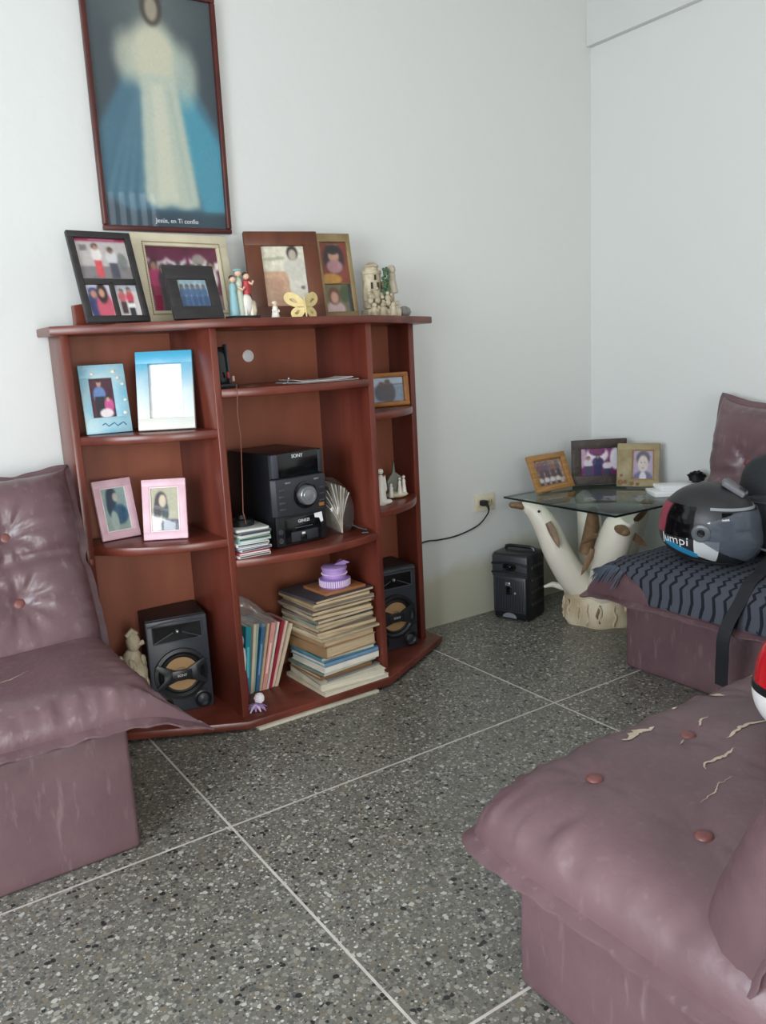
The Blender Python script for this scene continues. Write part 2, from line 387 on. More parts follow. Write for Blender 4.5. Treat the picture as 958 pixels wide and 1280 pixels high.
struct(o.build('wall_rear', WALL, smooth=False), 'white painted wall with the doorway')
IRON = mat('white_iron', (210, 212, 212), .4)
o = MB(); o.box(XL-.1, XL-.06, WY0, WY1, WZ0, WZ0+.04); o.box(XL-.1, XL-.06, WY0, WY1, WZ1-.04, WZ1); o.box(XL-.1, XL-.06, WY0, WY0+.04, WZ0, WZ1); o.box(XL-.1, XL-.06, WY1-.04, WY1, WZ0, WZ1)
w1 = struct(o.build('window_1', IRON, smooth=False), 'white metal window frame with upright bars', 'window')
for k in range(1, 9):
    y = WY0+(WY1-WY0)*k/9; MB().tube([(XL-.08, y, WZ0+.03), (XL-.08, y, WZ1-.03)], .007, 8).build('window_bar', IRON, w1)
o = MB(); o.box(VX0, VX1, YR-.1, YR-.06, VZ0, VZ0+.03); o.box(VX0, VX1, YR-.1, YR-.06, VZ1-.03, VZ1); o.box(VX0, VX0+.03, YR-.1, YR-.06, VZ0, VZ1); o.box(VX1-.03, VX1, YR-.1, YR-.06, VZ0, VZ1)
w2 = struct(o.build('window_2', IRON, smooth=False), 'small high vent window with upright slats', 'window')
for k in range(1, 7):
    x = VX0+(VX1-VX0)*k/7; MB().box(x-.022, x+.022, YR-.085, YR-.075, VZ0+.02, VZ1-.02).build('slat', IRON, w2, smooth=False)
o = MB(); o.box(DX0, DX0+.05, YR-.12, YR-.02, 0, DZ); o.box(DX1-.05, DX1, YR-.12, YR-.02, 0, DZ); o.box(DX0, DX1, YR-.12, YR-.02, DZ-.05, DZ)
struct(o.build('door_1', IRON, smooth=False), 'white door frame of the open doorway', 'door')

# ------------------------------------------------------------------ bookcase
case = thing('bookcase', 'mahogany brown bookcase with curved open shelves standing against the white wall', 'bookcase')
BY = 2.752
plan_top = [(.585, BY), (.585, 2.585), (1.003, 2.352), (1.548, 2.352), (1.982, 2.585), (1.982, BY)]
plan_base = [(.585, BY), (.585, 2.575), (1.000, 2.355), (1.558, 2.352), (1.962, 2.572), (1.962, BY)]
MB().prism(plan_top, 1.286, 1.312, .004).build('top_board', WOOD_EDGE, case)
MB().prism(plan_base, .010, .038, .006).build('base_board', WOOD_EDGE, case)
MB().box(1.03, 1.50, 2.345, 2.40, 0, .0095, .001).build('shim_board', mat('pale_board', (196, 188, 170), .8, var=.1, vscale=30), case)
for x0, x1 in ((.80, .86), (1.25, 1.31), (1.75, 1.81)):
    MB().box(x0, x1, 2.60, 2.72, 0, .0105).build('foot', WOOD, case)
MB().box(.616, .640, 2.600, BY, .036, 1.288, .003).build('side_panel', WOOD, case)
MB().box(1.880, 1.904, 2.600, BY, .036, 1.288, .003).build('side_panel', WOOD, case)
MB().box(.998, 1.021, 2.396, BY, .036, 1.288, .003).build('divider', WOOD, case)
MB().box(1.556, 1.579, 2.396, BY, .036, 1.288, .003).build('divider', WOOD, case)
bp = MB().box(.63, 1.89, 2.738, BY+.004, .036, 1.288).build('back_panel', PLY, case, smooth=False)
g = on_y(310, 445, 2.738)
MB().lathe([(.0, 0), (.021, 0), (.021, .004), (.017, .006), (0, .006)], 24, Matrix.Translation(g) @ Matrix.Rotation(PI/2, 4, 'X')).build('cable_grommet', WHITE, case)
def shelf(p, q, sag, zt, th=.027):
    poly = [(p[0], 2.740)] + arc(p, q, sag) + [(q[0], 2.740)]
    MB().prism(poly, zt-th, zt, .005).build('shelf', WOOD_EDGE, case)
for z in (.984, .640): shelf((.639, 2.598), (.999, 2.398), .045, z)
for z in (1.104, .568): shelf((1.020, 2.392), (1.557, 2.392), .055, z)
for z in (.985, .640): shelf((1.578, 2.400), (1.881, 2.598), .045, z)
MB().box(.622, .634, 2.596, 2.600, .585, .605, .001).build('hinge_mark', mat('red_mark', (118, 52, 48), .5), case)

# ------------------------------------------------------------------ framed pictures
def frame(name, label, x, y, z, yaw, lean, w_, h, opens, fm, depth=.016, inner=None, stand=True, group=None, cat='picture frame', glass=True, bev=.003):
    """opens: list of (x0, z0, x1, z1, Pic) as fractions of the frame; the border is what is left"""
    t = thing(name, label, cat, (x, y, z), (-R_(lean), 0, R_(yaw)), group)
    xsx = sorted({0.0, 1.0, *[v for q in opens for v in (q[0], q[2])]}); zsx = sorted({0.0, 1.0, *[v for q in opens for v in (q[1], q[3])]})
    b = MB(); X = lambda f_: (f_-.5)*w_; Z = lambda f_: f_*h
    ox0 = min(q[0] for q in opens); ox1 = max(q[2] for q in opens); oz0 = min(q[1] for q in opens); oz1 = max(q[3] for q in opens)
    b.box(X(0), X(1), -depth, 0, Z(0), Z(oz0), bev); b.box(X(0), X(1), -depth, 0, Z(oz1), Z(1), bev)
    b.box(X(0), X(ox0), -depth*.98, 0, Z(oz0)-bev, Z(oz1)+bev, bev); b.box(X(ox1), X(1), -depth*.98, 0, Z(oz0)-bev, Z(oz1)+bev, bev)
    if len(opens) > 1:     # inner bars fill whatever is not an opening
        bars = BARS.get(name, [])
        for (a0, c0, a1, c1) in bars: b.box(X(a0), X(a1), -depth*.9, 0, Z(c0), Z(c1), .001)
    fb = b.build('frame_border', fm, t)
    MB().box(X(.02), X(.98), -.0045, .003, Z(.02), Z(.98), .001).build('backing', mat('frame_backing', (58, 46, 40), .8), t)
    for q in opens:
        wq = X(q[2])-X(q[0]); hq = Z(q[3])-Z(q[1])
        pr = q[4].mesh('photograph', wq+.002, hq+.002, t, ((X(q[0])+X(q[2]))/2, -.0062, (Z(q[1])+Z(q[3]))/2))
        if inner:
            iw = .004; i_ = MB()
            x0, x1, z0, z1 = X(q[0]), X(q[2]), Z(q[1]), Z(q[3])
            i_.box(x0, x1, -depth*.8, -.006, z0, z0+iw, .001); i_.box(x0, x1, -depth*.8, -.006, z1-iw, z1, .001)
            i_.box(x0, x0+iw, -depth*.8, -.006, z0+iw, z1-iw, .001); i_.box(x1-iw, x1, -depth*.8, -.006, z0+iw, z1-iw, .001)
            i_.build('inner_border', inner, t)
        if glass:
            MB().add([(X(q[0]), -.0085, Z(q[1])), (X(q[2]), -.0085, Z(q[1])), (X(q[2]), -.0085, Z(q[3])), (X(q[0]), -.0085, Z(q[3]))], [[0, 1, 2, 3]]).build('glass', PANE, t, smooth=False)
    if stand:      # easel leg: hinged high on the back, foot on the support plane
        L_ = R_(lean); top_ = (h*.62); fy = .28*h
        # support plane point behind, in frame-local axes (undo lean)
        fw = Vector((0, fy*math.cos(L_), fy*math.sin(L_)))
        wl = min(.05, w_*.25)
        tp = Vector((0, .003, top_)); d = fw-tp; ln = d.length; ang = math.atan2(d.y, -d.z)
        M = Matrix.Translation(tp) @ Matrix.Rotation(ang, 4, 'X')
        e = MB().box(-wl/2, wl/2, 0, .003, -ln, 0, 0, M); e.build('easel_leg', mat('frame_backing', (58, 46, 40), .8), t, smooth=False)
    return t
BARS = {}
TOPZ = 1.312
rnd = random.Random(4)
# -- wall print: a plain generic robed figure in the colours of the print
def wall_print():
    p = Pic(120, 200, (56, 64, 70))
    p._g(np.clip(p.Y, 0, 1), (66, 76, 80), (44, 58, 70))
    p.ell(.5, .08, .24, .12, (120, 130, 126), .5, .9)
    # blue cloak spreading to both sides of a cream gown
    p.poly([(.38, .16), (.64, .16), (.80, .36), (1.02, .58), (1.02, .93), (.2, .93), (-.02, .84), (-.02, .62), (.22, .38)], (66, 104, 122)); p.blur(4)
    for k in range(10):
        a = -.04+k*.045; p.poly([(.40, .30), (.43, .30), (a+.03, .90), (a, .90)], (118, 156, 166) if k % 2 else (48, 82, 102), .4)
    p.poly([(.70, .36), (.80, .44), (1.02, .64), (1.02, .92), (.82, .93), (.66, .55)], (70, 146, 168), .85); p.blur(4)
    p.ell(.50, .27, .20, .15, (192, 190, 168), 1, .25); p.ell(.74, .33, .10, .12, (172, 182, 168), .8, .4); p.ell(.29, .28, .10, .10, (182, 184, 166), .8, .4)
    p.poly([(.38, .34), (.66, .34), (.78, .90), (.66, .915), (.54, .90), (.44, .915), (.33, .885)], (176, 184, 170)); p.blur(3)
    p.poly([(.46, .38), (.55, .38), (.60, .88), (.44, .88)], (200, 198, 178), .7); p.poly([(.58, .40), (.61, .40), (.72, .88), (.69, .88)], (150, 164, 156), .5); p.blur(4)
    p.ell(.51, .062, .085, .078, (62, 54, 48)); p.ell(.51, .072, .05, .05, (150, 140, 124)); p.blur(1)
    p.rect(0, .92, 1, 1, (40, 66, 80), .5); p.blur(2)
    return p.noise(1.5, 3, 2)
pt = thing('framed_print', 'tall framed print of a pale robed figure in blue hanging on the wall', 'picture', (1.043, 2.768, 1.612), (R_(.6), 0, 0))
PW, PH = .436, .735; FM_P = mat('dark_red_frame', (84, 34, 28), .35, rgb2=(66, 24, 20), vscale=12)
for (a0, a1, c0, c1) in ((-PW/2, PW/2, 0, .016), (-PW/2, PW/2, PH-.016, PH), (-PW/2, -PW/2+.016, .016, PH-.016), (PW/2-.016, PW/2, .016, PH-.016)):
    MB().box(a0, a1, -.022, 0, c0, c1, .004).build('frame_rail', FM_P, pt)
MB().box(-PW/2+.004, PW/2-.004, -.006, 0, .004, PH-.004).build('backing', mat('frame_backing', (58, 46, 40), .8), pt)
wall_print().mesh('print', PW-.028, PH-.028, pt, (0, -.0075, PH/2))
text('caption', 'Jesús, en Ti confío', .020, LETTER, pt, (.03, -.0085, .036), FRONT)
MB().add([(-PW/2+.014, -.012, .014), (PW/2-.014, -.012, .014), (PW/2-.014, -.012, PH-.014), (-PW/2+.014, -.012, PH-.014)], [[0, 1, 2, 3]]).build('glass', PANE, pt, smooth=False)

def pic_group(bgc, n, seed, shirts, w_=48, h=36, dark=False):
    r = random.Random(seed); p = Pic(w_, h, bgc); p.noise(10, seed, 3)
    for i in range(n):
        x = (i+.5)/n*.86+.07+r.uniform(-.02, .02); c = r.choice(shirts)
        p.person(x, .22+r.uniform(-.05, .06), 1.0, .82/n, c, tuple(int(v*.5) for v in r.choice(shirts)), (168+r.randint(-20, 14), 124, 102))
    return p
def pic_two_stand():
    p = Pic(44, 36, (186, 178, 176)); p.rect(0, .66, 1, 1, (128, 122, 124)); p.rect(0, 0, 1, .09, (150, 30, 74)); p.rect(.3, .03, .8, .06, (226, 200, 210), .6)
    p.rect(.1, .16, .22, .3, (120, 110, 108)); p.ell(.85, .55, .1, .2, (96, 104, 100), .7)
    p.person(.38, .14, .92, .2, (220, 214, 210), (206, 78, 86)); p.person(.66, .22, .95, .22, (206, 204, 206), (74, 74, 86), (120, 88, 74)); return p
def pic_grad(a, b, c):
    p = Pic(26, 28, a); p.ell(.28, .62, .24, .45, b); p.ell(.66, .72, .32, .5, c); p.ell(.3, .2, .18, .1, (44, 60, 120)); p.ell(.3, .3, .12, .12, (186, 134, 110))
    p.ell(.64, .28, .2, .3, (44, 28, 28)); p.ell(.62, .27, .11, .14, (196, 146, 122)); return p
def pic_shop():
    p = Pic(26, 28, (206, 200, 196)); p.rect(0, 0, 1, .2, (176, 178, 186)); p.person(.3, .14, .9, .3, (190, 92, 100), (70, 50, 56)); p.person(.62, .1, 1.0, .3, (196, 66, 84), (38, 36, 44)); p.rect(.45, .58, .75, .72, (236, 232, 228)); return p
DARKW = mat('dark_stained_frame', (50, 46, 46), .45, rgb2=(36, 33, 34), vscale=9, stretch=(1, 1, 4), bump=.1, bscale=90)
BARS['collage_frame'] = [(.10, .415, .90, .475), (.475, .07, .545, .44)]
fa = frame('collage_frame', 'dark collage frame holding three photographs, on the bookcase top beside the wall print', .763, 2.501, TOPZ, 7.2, 18.5, .194, .278,
      [(.10, .475, .90, .93, pic_two_stand()), (.10, .07, .475, .415, pic_grad((200, 196, 206), (58, 62, 110), (196, 84, 104))), (.545, .07, .90, .415, pic_shop())], DARKW)
o = MB().prism([(.0, .0), (.075, .0), (.052, .07), (.0, .062)], 0, .03, .003, Matrix.Rotation(PI/2, 4, 'X')).build('wooden_block', WOOD, None, (.672, 2.66, TOPZ), (0, 0, R_(6)))
tag(o, 'small brown wooden wedge behind the dark collage frame', 'block')
def pic_graduation(w_=60, h=46):
    p = Pic(w_, h, (96, 24, 58)); p.rect(0, 0, 1, .16, (74, 14, 46))
    for cx in (.16, .42, .72, .93): p.ell(cx, .2, .13, .17, (226, 216, 216)); p.ell(cx, .1, .14, .14, (96, 22, 56))
    p.ell(.72, .2, .09, .09, (150, 140, 132)); p.rect(0, .75, 1, 1, (128, 108, 104)); p.rect(.1, .5, .9, 1, (66, 34, 44), .6)
    for i, (x, c, q) in enumerate([(.10, (190, 54, 110), (150, 30, 74)), (.22, (70, 40, 60), (40, 30, 40)), (.33, (84, 74, 104), (40, 36, 56)), (.43, (50, 52, 96), (40, 40, 76)), (.53, (200, 170, 176), (60, 44, 60)), (.63, (206, 198, 200), (54, 44, 56)), (.73, (216, 206, 204), (66, 54, 62)), (.88, (214, 206, 200), (98, 64, 56))]):
        p.person(x, .28 if i not in (0, 7) else .22, 1.0, .16, c, q)
    p.rect(.40, .24, .47, .265, (30, 30, 60)); return p
IVORY = mat('ivory_frame', (212, 203, 178), .5, rgb2=(196, 186, 158), vscale=14)
fb = frame('beaded_frame', 'wide ivory beaded frame with a large group photograph on the bookcase top', 1.049, 2.655, TOPZ, 6, 9, .335, .285,
      [(.12, .14, .88, .86, pic_graduation())], IVORY, depth=.018)
b = MB()
for k in range(44):
    b.ball((-.335*.40+.335*.80*k/43, -.0185, .285*.90), .0026, 6, 4); b.ball((-.335*.40+.335*.80*k/43, -.0185, .285*.10), .0026, 6, 4)
for k in range(36):
    for sx in (-1, 1): b.ball((sx*.335*.405, -.0185, .285*(.105+.79*k/35)), .0026, 6, 4)
b.build('beading', mat('aged_gold', (150, 132, 96), .5), fb)
def pic_blue_people():
    p = Pic(36, 28, (150, 172, 182)); p.rect(0, .6, 1, 1, (84, 110, 140)); p.noise(8, 3, 2)
    for i in range(5): p.person(.14+i*.18, .2, 1, .2, (70, 96, 130), (54, 80, 116), (120, 110, 108))
    return p
frame('small_dark_frame', 'small dark wooden frame with a bluish photograph, leaning before the ivory frame', .985, 2.434, TOPZ, 5.5, 18.5, .165, .169, [(.22, .24, .80, .74, pic_blue_people())], DARKW, depth=.014)
def pic_sepia():
    p = Pic(50, 58, (212, 206, 186)); p.rect(0, .42, .58, 1, (198, 160, 132)); p.rect(.58, .4, 1, 1, (206, 202, 188))
    p.noise(5, 8, 3); p.ell(.3, .62, .16, .12, (186, 142, 116), .6); p.rect(.2, .78, .5, 1, (180, 140, 112), .5)
    p.ell(.75, .36, .24, .2, (196, 192, 180)); p.ell(.72, .12, .125, .115, (38, 34, 32)); p.ell(.72, .15, .09, .09, (176, 164, 146)); p.ell(.2, .22, .14, .03, (120, 124, 96), .5); p.ell(.42, .2, .12, .025, (110, 118, 90), .5); p.ell(.88, .68, .05, .03, (70, 66, 60), .8)
    return p
BROWNF = mat('wide_brown_frame', (104, 58, 34), .4, rgb2=(82, 40, 24), vscale=5, stretch=(4, 1, 1))
frame('brown_wood_frame', 'wide brown wooden frame with an old sepia portrait on the bookcase top', 1.358, 2.557, TOPZ, -12.9, 12.8, .253, .296, [(.215, .145, .80, .84, pic_sepia())], BROWNF, depth=.02)
def pic_baby():
    p = Pic(30, 40, (132, 58, 44)); p.ell(.5, .4, .38, .36, (48, 30, 34)); p.ell(.5, .34, .2, .14, (196, 150, 128)); p.ell(.5, .2, .2, .1, (40, 28, 30)); p.ell(.5, .58, .3, .16, (176, 130, 136)); p.ell(.3, .88, .4, .14, (190, 140, 60)); p.rect(.3, .05, .7, .08, (220, 190, 160), .5); return p
def pic_woman():
    p = Pic(30, 26, (118, 112, 84)); p.ell(.75, .35, .2, .3, (70, 84, 50)); p.ell(.35, .9, .35, .3, (206, 178, 180)); p.ell(.34, .42, .22, .3, (104, 66, 48)); p.ell(.35, .48, .14, .2, (206, 160, 140)); p.rect(.86, 0, 1, 1, (50, 54, 60)); return p
GOLDF = mat('dull_gold_frame', (158, 138, 100), .42, metal=.3, rgb2=(124, 102, 68), vscale=12)
BARS['gold_frame'] = [(.11, .405, .89, .415)]
frame('gold_frame', 'tall dull gold frame with two stacked photographs behind the brown frame', 1.593, 2.61, TOPZ, -8.6, 11.1, .135, .303, [(.13, .415, .87, .90, pic_baby()), (.13, .08, .87, .405, pic_woman())], GOLDF)
# -- left bay
def pic_father():
    p = Pic(34, 50, (66, 20, 42)); p.rect(0, 0, .3, 1, (90, 30, 56), .6); p.ell(.4, .42, .26, .22, (96, 128, 176)); p.rect(.2, .46, .6, .95, (30, 28, 40)); p.ell(.42, .12, .1, .1, (196, 150, 126)); p.ell(.42, .06, .1, .05, (40, 30, 30))
    p.ell(.74, .68, .2, .18, (196, 80, 140)); p.ell(.72, .5, .1, .08, (30, 22, 26)); p.ell(.72, .54, .07, .06, (206, 158, 134)); p.ell(.6, .88, .28, .12, (226, 214, 214)); return p
BEACH = mat('aqua_beach_frame', (96, 174, 204), .45, rgb2=(190, 208, 206), vscale=9, bump=.1, bscale=120)
f1 = frame('aqua_frame', 'aqua seaside frame with a man and child photograph, tilted on the bookcase shelf', .736, 2.626, .984, -5, 11.2, .139, .214, [(.20, .235, .70, .80, pic_father())], BEACH, depth=.014)
SHELLM = mat('shell_white', (226, 220, 206), .5)
for k, (sx, sz, r) in enumerate([(.035, .19, .007), (.046, .17, .006), (.058, .15, .006), (.06, .10, .006), (.055, .06, .007), (-.03, .185, .006)]):
    MB().ball((sx, -.015, sz), (r, .003, r*.8), 8, 6).build('shell', SHELLM, f1)
b = MB(); b.tube([(-.02+.009*k, -.0148, .026+.006*math.sin(k*2.1)) for k in range(9)], .0016, 5); b.build('lettering', mat('teal_paint', (20, 112, 140), .5), f1)
def pic_blank():
    return Pic(40, 56, (238, 240, 242)).noise(4, 2, 4)  # even near-white print with faint noise
def sea_mat():
    M = bpy.data.materials.new('sky_and_sand_frame'); M.use_nodes = True; nt = M.node_tree; n = nt.nodes; L = nt.links; p = n['Principled BSDF']
    tc = n.new('ShaderNodeTexCoord'); sp = n.new('ShaderNodeSeparateXYZ'); L.new(tc.outputs['Object'], sp.inputs[0])
    nz = n.new('ShaderNodeTexNoise'); nz.inputs['Scale'].default_value = 14; nz.inputs['Detail'].default_value = 4; L.new(tc.outputs['Object'], nz.inputs['Vector'])
    q = n.new('ShaderNodeMath'); q.operation = 'MULTIPLY_ADD'; q.inputs[1].default_value = .12; L.new(nz.outputs['Fac'], q.inputs[0]); L.new(sp.outputs['Z'], q.inputs[2])
    rp = n.new('ShaderNodeValToRGB'); L.new(q.outputs[0], rp.inputs[0]); e = rp.color_ramp.elements
    e[0].position = .06; e[0].color = (*lin((216, 212, 202)), 1); e[1].position = .29; e[1].color = (*lin((78, 172, 208)), 1)
    k = e.new(.17); k.color = (*lin((196, 212, 214)), 1)
    L.new(rp.outputs[0], p.inputs['Base Color']); p.inputs['Roughness'].default_value = .4
    return M
SEA = sea_mat()
f2 = frame('sea_frame', 'blue and sandy white frame with a blank white picture on the bookcase shelf', .890, 2.529, .984, -30, 14.2, .175, .247, [(.22, .15, .80, .84, pic_blank())], SEA, depth=.022)
PINK = mat('pink_frame', (226, 190, 200), .4, rgb2=(212, 172, 184), vscale=20)
PINKL = mat('pink_white_moulding', (232, 216, 218), .4)
def pic_girl_back():
    p = Pic(34, 48, (148, 172, 168)); p.ell(.5, .85, .36, .3, (150, 168, 158)); p.ell(.42, .22, .2, .2, (28, 44, 66)); p.ell(.36, .42, .17, .28, (30, 50, 76)); p.ell(.55, .24, .1, .1, (186, 180, 166)); p.ell(.62, .62, .3, .22, (44, 84, 116), .85); p.ell(.4, .75, .14, .22, (166, 184, 176)); return p
def pic_girl_front():
    p = Pic(36, 50, (176, 172, 146)); p.ell(.38, .34, .2, .22, (40, 30, 36)); p.ell(.25, .55, .12, .26, (42, 32, 40)); p.ell(.5, .55, .12, .22, (44, 60, 66)); p.ell(.43, .32, .12, .14, (206, 188, 162)); p.ell(.3, .82, .3, .14, (200, 190, 164)); p.ell(.7, .86, .4, .14, (58, 58, 78)); p.rect(0, .95, 1, 1, (50, 46, 60)); return p
frame('pink_frame', 'pink frame with a bluish photograph of a person turned sideways, on the lower shelf', .745, 2.664, .640, 6.7, 13.2, .129, .194, [(.17, .13, .83, .87, pic_girl_back())], PINK, depth=.014, inner=PINKL)
frame('pink_frame', 'pink frame with a yellowed photograph of a person resting arms, on the lower shelf', .852, 2.536, .640, -30, 14.4, .139, .193, [(.17, .13, .83, .87, pic_girl_front())], PINK, depth=.014, inner=PINKL)
# -- right bay
def pic_couple():
    p = Pic(40, 28, (128, 142, 162)); p.rect(0, 0, 1, .35, (168, 182, 198)); p.ell(.38, .6, .2, .35, (66, 64, 74)); p.ell(.56, .62, .2, .42, (72, 62, 70)); p.ell(.38, .28, .08, .11, (96, 74, 70)); p.ell(.55, .2, .08, .11, (96, 74, 70)); p.rect(.6, .3, 1, .33, (60, 66, 76)); return p
OAKF = mat('honey_wood_frame', (168, 112, 56), .35, rgb2=(140, 86, 40), vscale=14)
frame('honey_wood_frame', 'rounded honey wood frame with a photograph of two people in the narrow bay', 1.765, 2.600, .985, -7.3, 5, .190, .127, [(.12, .15, .88, .85, pic_couple())], OAKF, depth=.018, bev=.007)
# ------------------------------------------------------------------ figurines on the bookcase top
PORC = mat('white_porcelain', (226, 220, 210), .35, var=.05, vscale=30)
STONE = mat('beige_resin', (198, 186, 160), .65, rgb2=(146, 130, 104), vscale=26, bump=.5, bscale=70)
GREENP = mat('green_paint', (74, 98, 70), .5); REDP = mat('red_paint', (168, 44, 52), .45); TEALP = mat('teal_paint_figure', (132, 174, 178), .45)
SKINP = mat('painted_skin', (214, 178, 152), .5); HAIRP = mat('painted_hair', (72, 50, 40), .5)
def T3(x, y, z): return Matrix.Translation((x, y, z))
def robe(b, x, y, z, h, r, M=None): b.lathe([(r, 0), (r*1.02, h*.08), (r*.8, h*.4), (r*.62, h*.62), (r*.7, h*.74), (r*.5, h*.84), (r*.2, h*.88), (0, h*.88)], 14, T3(x, y, z))
fig = thing('family_figurine', 'painted figurine of a standing family with a donkey on a black base', 'figurine', (1.150, 2.475, TOPZ), (0, 0, R_(8)))
MB().box(-.05, .05, -.026, .026, 0, .012, .003).build('base', BLACK, fig)
b = MB(); robe(b, -.030, .0, .012, .115, .017); b.build('robe', TEALP, fig)
b = MB(); robe(b, -.006, .004, .012, .135, .018); b.build('robe', mat('sea_green_paint', (186, 194, 176), .5), fig)
b = MB(); b.lathe([(.012, 0), (.014, .02), (.012, .04), (0, .046)], 12, T3(.018, -.004, .078)); b.build('cloak', REDP, fig)
b = MB(); b.ball((.016, -.002, .045), (.021, .016, .036), 12, 8); b.tube([(.005, -.01, .012), (.006, -.01, .045)], .006, 8); b.tube([(.028, -.01, .012), (.027, -.01, .045)], .006, 8); b.build('seat_stone', PORC, fig)
b = MB(); b.ball((.037, -.008, .045), (.010, .009, .014)); b.ball((.037, -.012, .03), (.008, .008, .02)); b.build('lamb', STONE, fig)
b = MB(); b.ball((-.030, -.002, .122), .010); b.ball((-.006, .002, .142), .011); b.ball((.018, -.006, .132), .010); b.build('head', SKINP, fig)
b = MB(); b.ball((-.006, .004, .151), (.015, .014, .006)); b.build('hat', TEALP, fig)
b = MB(); b.ball((.018, -.002, .138), (.0105, .010, .009)); b.ball((-.030, .002, .128), (.0105, .010, .008)); b.build('hair', HAIRP, fig)
b = MB(); b.tube([(.018, -.012, .115), (.03, -.018, .108), (.036, -.016, .118)], .004, 8); b.tube([(-.02, -.012, .10), (-.008, -.02, .09), (.0, -.02, .098)], .004, 8); b.build('arm', SKINP, fig)
fig = thing('tiny_figurine', 'tiny white figurine standing before the wide brown frame', 'figurine', (1.236, 2.42, TOPZ))
b = MB(); robe(b, 0, 0, 0, .044, .013); b.tube([(-.011, -.002, .025), (-.007, -.011, .02)], .003, 6); b.tube([(.011, -.002, .025), (.007, -.011, .02)], .003, 6); b.build('body', PORC, fig)
b = MB(); b.ball((0, -.001, .043), .0075); b.build('head', SKINP, fig); b = MB(); b.ball((0, .002, .047), (.0085, .008, .006)); b.build('hood', PORC, fig)
# butterfly: open-work gold wings
GOLD = mat('gold_foil', (218, 196, 138), .36, metal=.35, var=.1, vscale=30)
bf = thing('butterfly_ornament', 'gold openwork butterfly ornament propped before the wide brown frame', 'ornament', (1.340, 2.405, TOPZ), (-R_(12), 0, R_(-6)))
def ring(outer, inner, M, th=.0016):
    n_ = len(outer); v = []; f = []
    for y in (0, th):
        v += [(p[0], y, p[1]) for p in outer]; v += [(p[0], y, p[1]) for p in inner]
    for k in range(n_):
        k2 = (k+1) % n_
        f += [[k, k2, n_+k2, n_+k], [2*n_+k, 3*n_+k, 3*n_+k2, 2*n_+k2], [k, 2*n_+k, 2*n_+k2, k2], [n_+k, n_+k2, 3*n_+k2, 3*n_+k]]
    return MB().add(v, f, M)
def blob(cx, cz, a, c_, rot, n_=20, p=1.0):
    out = []
    for k in range(n_):
        t = 2*PI*k/n_; x = a*math.cos(t); z = c_*math.sin(t)*(1+.25*math.cos(t)*p)
        out.append((cx+x*math.cos(rot)-z*math.sin(rot), cz+x*math.sin(rot)+z*math.cos(rot)))
    return out
for sx in (-1, 1):
    M = Matrix.Translation((0, 0, .04)) @ Matrix.Rotation(sx*R_(24), 4, 'Z')
    for (cx, cz, a, c_, rot) in ((.031, .018, .038, .020, .62), (.024, -.020, .026, .018, -.5)):
        o1 = blob(cx, cz, a, c_, rot); i1 = blob(cx+a*.1, cz, a*.38, c_*.26, rot)
        M2 = M @ Matrix.Scale(sx, 4, (1, 0, 0))
        wg = ring(o1, i1, M2).build('wing', GOLD, bf)
        for j in range(3):
            t = -.5+.5*j
            MB().tube([(cx-a*.62*math.cos(rot), 0.001, cz-a*.62*math.sin(rot)), (cx+a*.6*math.cos(rot+t*.8), 0.001, cz+a*.6*math.sin(rot+t*.8))], .0012, 5, M2).build('vein', GOLD, wg)
b = MB(); b.tube([(0, 0, .002), (0, 0, .02), (0, 0, .05), (0, 0, .068)], [.002, .004, .0035, .002], 8); b.tube([(0, 0, .066), (-.008, 0, .076), (-.014, 0, .08)], .0008, 5); b.tube([(0, 0, .066), (.008, 0, .076), (.014, 0, .08)], .0008, 5); b.build('body', GOLD, bf)
# castle-like resin figurine
cs = thing('castle_figurine', 'cream resin castle figurine with figures and greenery, standing by the end of the bookcase top', 'figurine', (1.742, 2.570, TOPZ), (0, 0, R_(-10)))
b = MB(); b.box(-.066, .066, -.036, .036, 0, .03, .006); b.box(-.06, .05, -.02, .034, .03, .09, .01); b.lathe([(.034, .06), (.033, .15), (.036, .153), (.036, .163), (.026, .164), (.024, .175), (.028, .178), (.027, .184), (.012, .193), (0, .194)], 18, T3(-.030, .006, 0)); b.build('castle', STONE, cs)
b = MB(); b.box(.006, .056, -.018, .026, .08, .13, .008); b.build('tower', STONE, cs)
b = MB(); rr = random.Random(9)
for k in range(26): b.ball((rr.uniform(-.06, .062), rr.uniform(-.04, -.03), rr.uniform(.015, .10)), rr.uniform(.006, .012), 7, 5)
b.build('rockwork', STONE, cs)
b = MB()
for k in range(34):
    t = k/33; b.ball((.012+.010*math.sin(k*2.3), -.022-.012*math.sin(k*1.7)**2, .045+.125*t), (.009-.003*t), 6, 5)
b.build('greenery', GREENP, cs)
b = MB(); robe(b, .046, -.004, .085, .085, .02); b.ball((.046, -.006, .165), .014); b.ball((.046, .0, .174), (.015, .014, .010)); b.build('figure', mat('grey_cream_resin', (176, 164, 146), .6), cs)
b = MB()
for x in (-.045, -.01, .03): b.ball((x, -.042, .042), .010); b.lathe([(.013, 0), (.010, .03), (0, .034)], 10, T3(x, -.04, .004))
b.build('small_figure', STONE, cs)
b = MB(); b.box(-.048, -.042, -.032, -.026, .10, .122); b.box(-.024, -.018, -.032, -.026, .10, .122); b.box(-.034, -.028, -.032, -.026, .13, .148); b.build('window', mat('dark_paint', (50, 42, 38), .6), cs, smooth=False)
o = MB(); o.ball((0, 0, .019), (.024, .022, .019))
for k in range(8):
    a = 2*PI*k/8; o.tube([(math.cos(a)*.006, math.sin(a)*.006, .038), (math.cos(a)*.02, math.sin(a)*.019, .03), (math.cos(a)*.0245, math.sin(a)*.0225, .018), (math.cos(a)*.016, math.sin(a)*.015, .003)], .003, 6)
